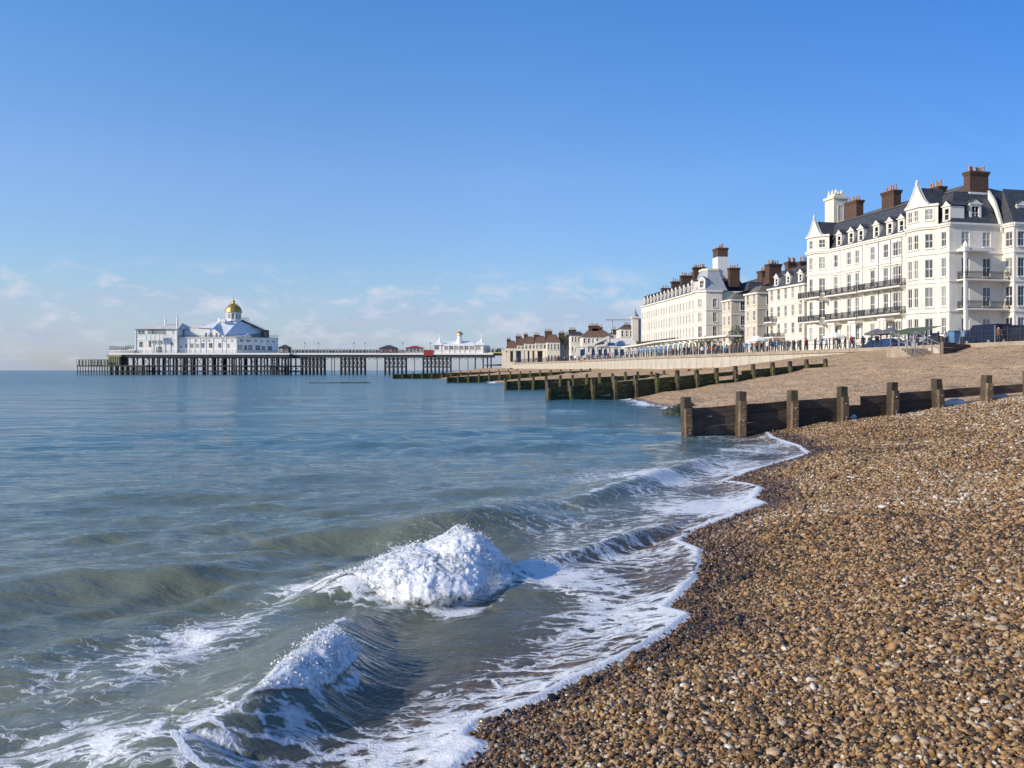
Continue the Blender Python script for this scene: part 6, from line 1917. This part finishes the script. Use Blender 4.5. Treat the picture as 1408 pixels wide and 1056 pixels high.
# ------------------------------------------------------------------ vehicles, people, parasols, plants
def car_parts(body, length, width, height, van=False):
    """Car built along +x (front at +x), wheels on z = 0."""
    l, w, h = length / 2, width / 2, height
    if van: prof_ = [(-l, .45), (-l, h*.92), (-l*.95, h), (l*.35, h), (l*.62, h*.62), (l*.97, h*.52), (l, .45)]
    else: prof_ = [(-l, .42), (-l*.99, h*.58), (-l*.86, h*.66), (-l*.62, h*.97), (-l*.30, h), (l*.12, h*.985), (l*.45, h*.66), (l*.9, h*.55), (l, h*.42), (l, .42)]
    n = len(prof_)
    m = MB()
    def ring(y, inset):
        return [(x, y * (1 - (.14 if z > h * .7 else 0)), z) for x, z in prof_]
    a, b = ring(-w, 0), ring(w, 0)
    m.add(a + b, [(i, (i+1) % n, n + (i+1) % n, n + i) for i in range(n)] + [tuple(range(n-1, -1, -1)), tuple(range(n, 2*n))])
    m.box(-l*.98, l*.98, -w*.96, w*.96, .22, .43)
    body_me = m.mesh('body', body)
    g = MB()
    zb, zt = h * .67, h * .92
    yo = w * .94
    if van: spans = [(-l*.1, l*.42)]
    else: spans = [(-l*.66, -l*.30), (-l*.26, l*.10), (l*.13, l*.30)]
    for s_ in (-1, 1):
        for xa, xb in spans:
            g.add([(xa, s_*(yo + .005), zb), (xb + (.12 if xb > l*.2 else 0), s_*(yo + .005), zb), (xb - .12, s_*(w*.885), zt), (xa + .1, s_*(w*.885), zt)], [(0, 1, 2, 3) if s_ < 0 else (3, 2, 1, 0)])
    if van: g.add([(l*.365, -w*.78, h*.965), (l*.365, w*.78, h*.965), (l*.625, w*.86, h*.64), (l*.625, -w*.86, h*.64)], [(0, 3, 2, 1)])
    else:
        g.add([(l*.135, -w*.76, h*.975), (l*.135, w*.76, h*.975), (l*.452, w*.84, h*.675), (l*.452, -w*.84, h*.675)], [(0, 3, 2, 1)])
        g.add([(-l*.63, -w*.76, h*.955), (-l*.63, w*.76, h*.955), (-l*.87, w*.82, h*.68), (-l*.87, -w*.82, h*.68)], [(0, 1, 2, 3)])
    glass_me = g.mesh('glass', M['car_glass'])
    wh = MB(); wh.m = 0; wh.cyl((0, -.11, 0), (0, .11, 0), .33, .33, 14); wh.m = 1; wh.cyl((0, -.12, 0), (0, .12, 0), .20, .20, 10)
    wheel_me = wh.mesh('wheel', [M['rubber'], M['steel_grey']])
    lm = MB(); lm.box(-.04, .04, -.16, .16, -.08, .08)
    return body_me, glass_me, wheel_me, lm.mesh('light', M['red']), lm.mesh('light', M['trim']), (l, w, h)
def car_paint(name, col):
    m = plain(name, col, .55, 0, .05)
    m.node_tree.nodes['Principled BSDF'].inputs['Coat Weight'].default_value = .05
    m.node_tree.nodes['Principled BSDF'].inputs['Specular IOR Level'].default_value = .15
    return m
def car(x, y, rz, col, label, van=False, size=(4.3, 1.8, 1.5), z=ZPROM):
    key = ('paint', col)
    if key not in _cache: _cache[key] = car_paint('car_paint', col)
    b, g, w_, rl, hl_, (l, w, h) = car_parts(_cache[key], *size, van)
    r = empty('parked_car' if not van else 'parked_van', (x, y, z), rz, label, 'car' if not van else 'van', 'vehicles parked along the promenade')
    link_mesh('body', b, r); link_mesh('glass', g, r)
    for sx in (-.62, .62):
        for sy in (-1, 1): link_mesh('wheel', w_, r, (l * sx, sy * (w - .09), .33))
    for sy in (-1, 1):
        link_mesh('tail_light', rl, r, (-l * .985, sy * w * .72, h * .5)); link_mesh('headlight', hl_, r, (l * .965, sy * w * .68, h * .44))
    return r
RD = math.atan2(.975, -.2)
def road(px, d): return (px - 704) / FPX * d, d
for px, d, rot, col, lab, van, sz in (
    (1336, 92, RD + .1, (.03, .035, .05), 'dark estate car with its rear to the sea beside the pale railing posts', False, (4.6, 1.85, 1.65)),
    (1356, 90, RD, (.014, .022, .045), 'dark navy van parked between dark cars behind the railing', True, (4.9, 2.0, 2.1)),
    (1386, 88, RD + .05, (.008, .010, .02), 'very dark blue people carrier parked at the road side near the far right', False, (4.9, 1.95, 1.95)),
    (1407, 86, RD, (.02, .022, .03), 'black car cut off by the right edge of the photo', False, (4.5, 1.85, 1.7)),
    (1286, 104, RD, (.03, .03, .035), 'black hatchback parked below the white bay near the terrace corner', False, (4.1, 1.75, 1.5)),
    (1270, 108, RD, (.30, .32, .35), 'silver blue hatchback parked under the green awning', False, (4.1, 1.75, 1.5)),
    (1222, 112, RD, (.02, .055, .14), 'mid blue car parked in front of the white terrace cafe', False, (4.2, 1.75, 1.5)),
    (1204, 118, RD, (.015, .035, .09), 'dark blue hatchback by the grey parasols', False, (4.1, 1.75, 1.5))):
    x, y = road(px, d); car(x, y, rot, col, lab, van, sz)
# blue recycling bin
x, y = road(1312, 84)
rb = empty('recycling_bin', (x, y, ZPROM), .3, 'light blue wheeled recycling bin beside the timber retaining wall', 'bin')
m = MB(); m.add([(-.27, -.3, .1), (.27, -.3, .1), (.27, .3, .1), (-.27, .3, .1), (-.33, -.37, 1.15), (.33, -.37, 1.15), (.33, .37, 1.15), (-.33, .37, 1.15)], [(0, 3, 2, 1), (0, 1, 5, 4), (1, 2, 6, 5), (2, 3, 7, 6), (3, 0, 4, 7), (4, 5, 6, 7)])
m.build('body', M['blue_glass'], rb)
m = MB(); m.box(-.36, .36, -.4, .4, 1.15, 1.24); m.build('lid', M['blue'], rb)
m = MB(); m.cyl((-.36, .3, .11), (.36, .3, .11), .11, .11, 8); m.build('wheel', M['rubber'], rb)

# people: one continuous skinned body per pose, clothes as separate faces of the same body
def person_mesh(pose, seed):
    import bmesh
    r = random.Random(seed)
    st_ = {'stand': (.02, -.02), 'walk': (.26, -.24), 'lean': (.05, .0)}[pose]
    J = {  # joint: (x, y, z, radius) facing +x
        'pelvis': (0, 0, .95, .135), 'waist': (.0, 0, 1.12, .125), 'chest': (.01 + (.06 if pose == 'lean' else 0), 0, 1.34, .15), 'neck': (.02 + (.1 if pose == 'lean' else 0), 0, 1.50, .058), 'head': (.035 + (.12 if pose == 'lean' else 0), 0, 1.60, .085), 'top': (.03 + (.12 if pose == 'lean' else 0), 0, 1.69, .078),
        'hl': (.0, .095, .90, .095), 'kl': (st_[0] * .6, .10, .50, .066), 'al': (st_[0] - .04, .10, .09, .045), 'fl': (st_[0] + .12, .11, .04, .04),
        'hr': (.0, -.095, .90, .095), 'kr': (st_[1] * .4 + .04, -.10, .50, .066), 'ar': (st_[1] - .06, -.10, .09, .045), 'fr': (st_[1] + .10, -.11, .04, .04),
        'sl': (.0, .185, 1.42, .07), 'el': (-.03 - st_[0] * .3, .25, 1.15, .05), 'wl': (.10 - st_[0] * .4, .25, .92, .036), 'nl': (.14 - st_[0] * .4, .25, .83, .03),
        'sr': (.0, -.185, 1.42, .07), 'er': (-.03 + st_[0] * .3, -.25, 1.15, .05), 'wr': (.10 + st_[0] * .4, -.25, .92, .036), 'nr': (.14 + st_[0] * .4, -.25, .83, .03)}
    if pose == 'lean':
        J['el'] = (.14, .24, 1.2, .05); J['wl'] = (.36, .2, 1.18, .036); J['nl'] = (.44, .18, 1.18, .03)
    E = [('pelvis','waist'),('waist','chest'),('chest','neck'),('neck','head'),('head','top'),('pelvis','hl'),('hl','kl'),('kl','al'),('al','fl'),('pelvis','hr'),('hr','kr'),('kr','ar'),('ar','fr'),
         ('chest','sl'),('sl','el'),('el','wl'),('wl','nl'),('chest','sr'),('sr','er'),('er','wr'),('wr','nr')]
    ks = list(J)
    me = bpy.data.meshes.new('person_frame')
    me.from_pydata([J[k][:3] for k in ks], [(ks.index(a), ks.index(b)) for a, b in E], [])
    o = bpy.data.objects.new('person_frame', me); COL.objects.link(o)
    md = o.modifiers.new('skin', 'SKIN'); md.use_smooth_shade = True
    for i, k in enumerate(ks):
        me.skin_vertices[0].data[i].radius = (J[k][3], J[k][3] * (1.25 if k in ('chest', 'pelvis', 'waist') else 1))
        me.skin_vertices[0].data[i].use_root = k == 'pelvis'
    sb = o.modifiers.new('sub', 'SUBSURF'); sb.levels = 1; sb.render_levels = 1
    dg = bpy.context.evaluated_depsgraph_get()
    out = bpy.data.meshes.new_from_object(o.evaluated_get(dg))
    bpy.data.objects.remove(o); 
    out.name = 'person'
    out.materials.clear()
    for k in ('skin', 'denim', 'hair', 'canvas_grey'): out.materials.append(M[k])
    for p in out.polygons:
        c = p.center
        if c.z > 1.64 or (c.z > 1.57 and c.x < .03): p.material_index = 2
        elif c.z > 1.50: p.material_index = 0
        elif c.z < .86 and abs(c.y) > .215: p.material_index = 0
        elif c.z < .93 and abs(c.y) < .2: p.material_index = 1
        else: p.material_index = 3
        p.use_smooth = True
    return out
PM = {k: person_mesh(k, i) for i, k in enumerate(('stand', 'walk', 'lean'))}
COATS = [('red', (.40, .03, .03)), ('dark blue', (.03, .05, .14)), ('black', (.015, .015, .018)), ('white', (.70, .69, .66)), ('grey', (.20, .20, .22)), ('orange', (.50, .17, .04)), ('light blue', (.25, .40, .60)), ('brown', (.14, .08, .05))]
CM = {n: plain(n.replace(' ', '_') + '_coat', c, .85, var=.1) for n, c in COATS}
ACT = {'stand': 'standing', 'walk': 'walking', 'lean': 'leaning forward'}
def person(x, y, rz, coat, pose, where, s=1.0, z=ZPROM, group='people on the promenade'):
    o = link_mesh('person', PM[pose], None, (x, y, z), rz)
    o.scale = (s, s, s)
    o.material_slots[3].link = 'OBJECT'; o.material_slots[3].material = CM[coat]
    tag(o, f'person in a {coat} coat {ACT[pose]} {where}', 'person', group)
RP = random.Random(21)
spots = [(1016, 133), (1024, 131), (1033, 129), (1040, 127), (1047, 126), (1055, 124.5), (1063, 123), (1068, 122), (1078, 120), (1085, 119), (1092, 118), (1098, 117), (1108, 115.5), (1121, 113.5), (1128, 113), (1136, 112), (1146, 111), (1154, 110), (1162, 109), (1171, 108), (1187, 106), (1196, 105), (1206, 104), (1236, 99), (1244, 98), (1252, 97), (1260, 96), (1300, 88), (1325, 86), (1373, 82)]
USED = set()
def place_person(px, d, rz, where, poses, s, z=ZPROM):
    x = max((px - 704) / FPX * d, float(Wl(d)) + .95)
    for _ in range(60):
        coat, pose = COATS[RP.randrange(8)][0], RP.choice(poses)
        if (coat, pose, where) not in USED: break
    USED.add((coat, pose, where))
    person(x, d, rz, coat, pose, where, s, z)
def where_near(px):
    for lim, w in ((1036, 'at the railing by the buff houses'), (1062, 'before the veranda of the cream terrace'), (1096, 'before the cream terrace'), (1124, 'below the far gabled bay'), (1160, 'below the iron balconies of the white terrace'),
                   (1200, 'left of the grey parasols'), (1250, 'beside the cafe awning'), (1290, 'near the beach steps')):
        if px < lim: return w
    return 'by the parked cars above the shingle'
for i, (px, d) in enumerate(spots):
    place_person(px, d + RP.uniform(.5, 5), RP.choice((RD, RD + math.pi, RP.uniform(0, 6.28))) + RP.uniform(-.4, .4), where_near(px), ('stand', 'walk', 'walk', 'lean'), RP.uniform(.92, 1.06))
for i in range(26):
    px = 905 + i * 4.2 + RP.uniform(-1.5, 1.5); d = float(np.interp(px, [905, 1010], [176, 136])) + RP.uniform(-1.5, 3)
    w = 'under the far end of the white shelter' if px < 935 else 'by the white arches of the shelter' if px < 965 else 'under the near end of the white shelter'
    place_person(px, d, RP.uniform(0, 6.28), w, ('stand', 'walk', 'lean'), RP.uniform(.92, 1.06))
for i in range(22):
    px = 730 + i * 5.0 + RP.uniform(-2, 2); d = float(np.interp(px, [700, 840], [322, 215])) - RP.uniform(0, 5)
    w = 'by the cream colonnade near the pier' if px < 768 else 'between the colonnade and the bandstand' if px < 798 else 'before the blue bays of the bandstand'
    place_person(px, d, RP.uniform(0, 6.28), w, ('stand', 'walk', 'lean'), RP.uniform(.95, 1.1), ZPROM + .02)
# parasols and awning of the cafe
def parasol(px, d, mat, label, top=6.2, r=1.7):
    x = (px - 704) / FPX * d
    o = empty('parasol', (x, d, ZPROM), RP.uniform(0, 1), label, 'parasol', 'cafe parasols')
    m = MB(); m.cyl((0, 0, 0), (0, 0, 3.3), .04, .04, 6); m.cyl((0, 0, 0), (0, 0, .1), .35, .35, 10); m.build('pole', M['steel_grey'], o)
    m = MB(); n = 8
    for i in range(n):
        a0, a1 = 2*math.pi*i/n, 2*math.pi*(i+1)/n
        m.add([(0, 0, 3.35), (r*math.cos(a0), r*math.sin(a0), 2.7), (r*math.cos(a1), r*math.sin(a1), 2.7), (r*math.cos(a1), r*math.sin(a1), 2.42), (r*math.cos(a0), r*math.sin(a0), 2.42)], [(0, 1, 2), (1, 4, 3, 2)])
    m.build('canopy', M[mat], o)
parasol(1206, 124, 'canvas_grey', 'grey cafe parasol on the left of the pair by the white terrace')
parasol(1224, 121, 'canvas_grey', 'grey cafe parasol on the right of the pair by the white terrace')
parasol(1042, 150, 'canvas_white', 'white parasol before the cream terrace')
parasol(1148, 136, 'canvas_white', 'pale parasol at the foot of the far bay of the white terrace')
x, y = road(1258, 116)
aw = empty('awning', (x, y, ZPROM), GA(S1), 'long dark green cafe awning on posts before the white terrace', 'awning')
m = MB(); m.add([(-3.4, -1.2, 2.5), (3.4, -1.2, 2.5), (3.4, 1.6, 3.2), (-3.4, 1.6, 3.2), (-3.4, -1.2, 2.15), (3.4, -1.2, 2.15)], [(0, 1, 2, 3), (0, 4, 5, 1)]); m.build('canopy', M['green'], aw)
for u in (-3.2, -1.1, 1.1, 3.2):
    m = MB(); m.cyl((u, -1.1, 0), (u, -1.1, 2.4), .05, .05, 6); m.build('post', M['trim'], aw)
for u in (-2.2, 0, 2.2):
    m = MB(); m.box(u - .8, u + .8, 1.2, 1.3, .3, 2.3); m.build('glass_screen', M['blue_glass'], aw)
# shrubs by the hotel and between the houses
def shrub(px, d, h, r, label, seed, base=ZPROM):
    rs = random.Random(seed)
    x = (px - 704) / FPX * d
    o = empty('shrub', (x, d, base), 0, label, 'shrub', 'clipped shrubs before the hotel')
    m = MB(); m.cyl((0, 0, 0), (0, 0, h * .5), .12, .06, 6); m.build('stem', M['wood_pale'], o)
    m = MB()
    for i in range(900):
        u, v, w_ = rs.gauss(0, 1), rs.gauss(0, 1), rs.gauss(0, 1)
        n_ = math.sqrt(u*u + v*v + w_*w_); k = rs.random() ** .4
        lump = 1 + .25 * math.sin(3 * math.atan2(v, u) + seed) * math.cos(2 * w_)
        p = Vector((u/n_ * r * k * lump, v/n_ * r * k * lump, h * .55 + w_/n_ * h * .45 * k))
        a = Vector((rs.gauss(0, 1), rs.gauss(0, 1), rs.gauss(0, 1))).normalized() * rs.uniform(.12, .26)
        b = Vector((rs.gauss(0, 1), rs.gauss(0, 1), rs.gauss(0, 1))).normalized() * rs.uniform(.08, .18)
        m.add([p - a, p + b, p + a, p - b], [(0, 1, 2, 3)])
    m.build('foliage', M['shrub'], o)
shrub(971, 198, 5.2, 2.0, 'round dark shrub below the canted corner of the hotel', 1)
shrub(958, 200, 4.2, 1.6, 'smaller shrub left of the round one by the hotel corner', 2)
shrub(1012, 184, 7.0, 1.7, 'tall ivy like shrub between the two buff houses', 3)
shrub(779, 322, 6.0, 2.9, 'dark evergreen shrub among the far brown roofs', 4, 10.5)
shrub(876.5, 255, 6.0, 1.4, 'narrow shrub at the foot of the slender tower', 5)
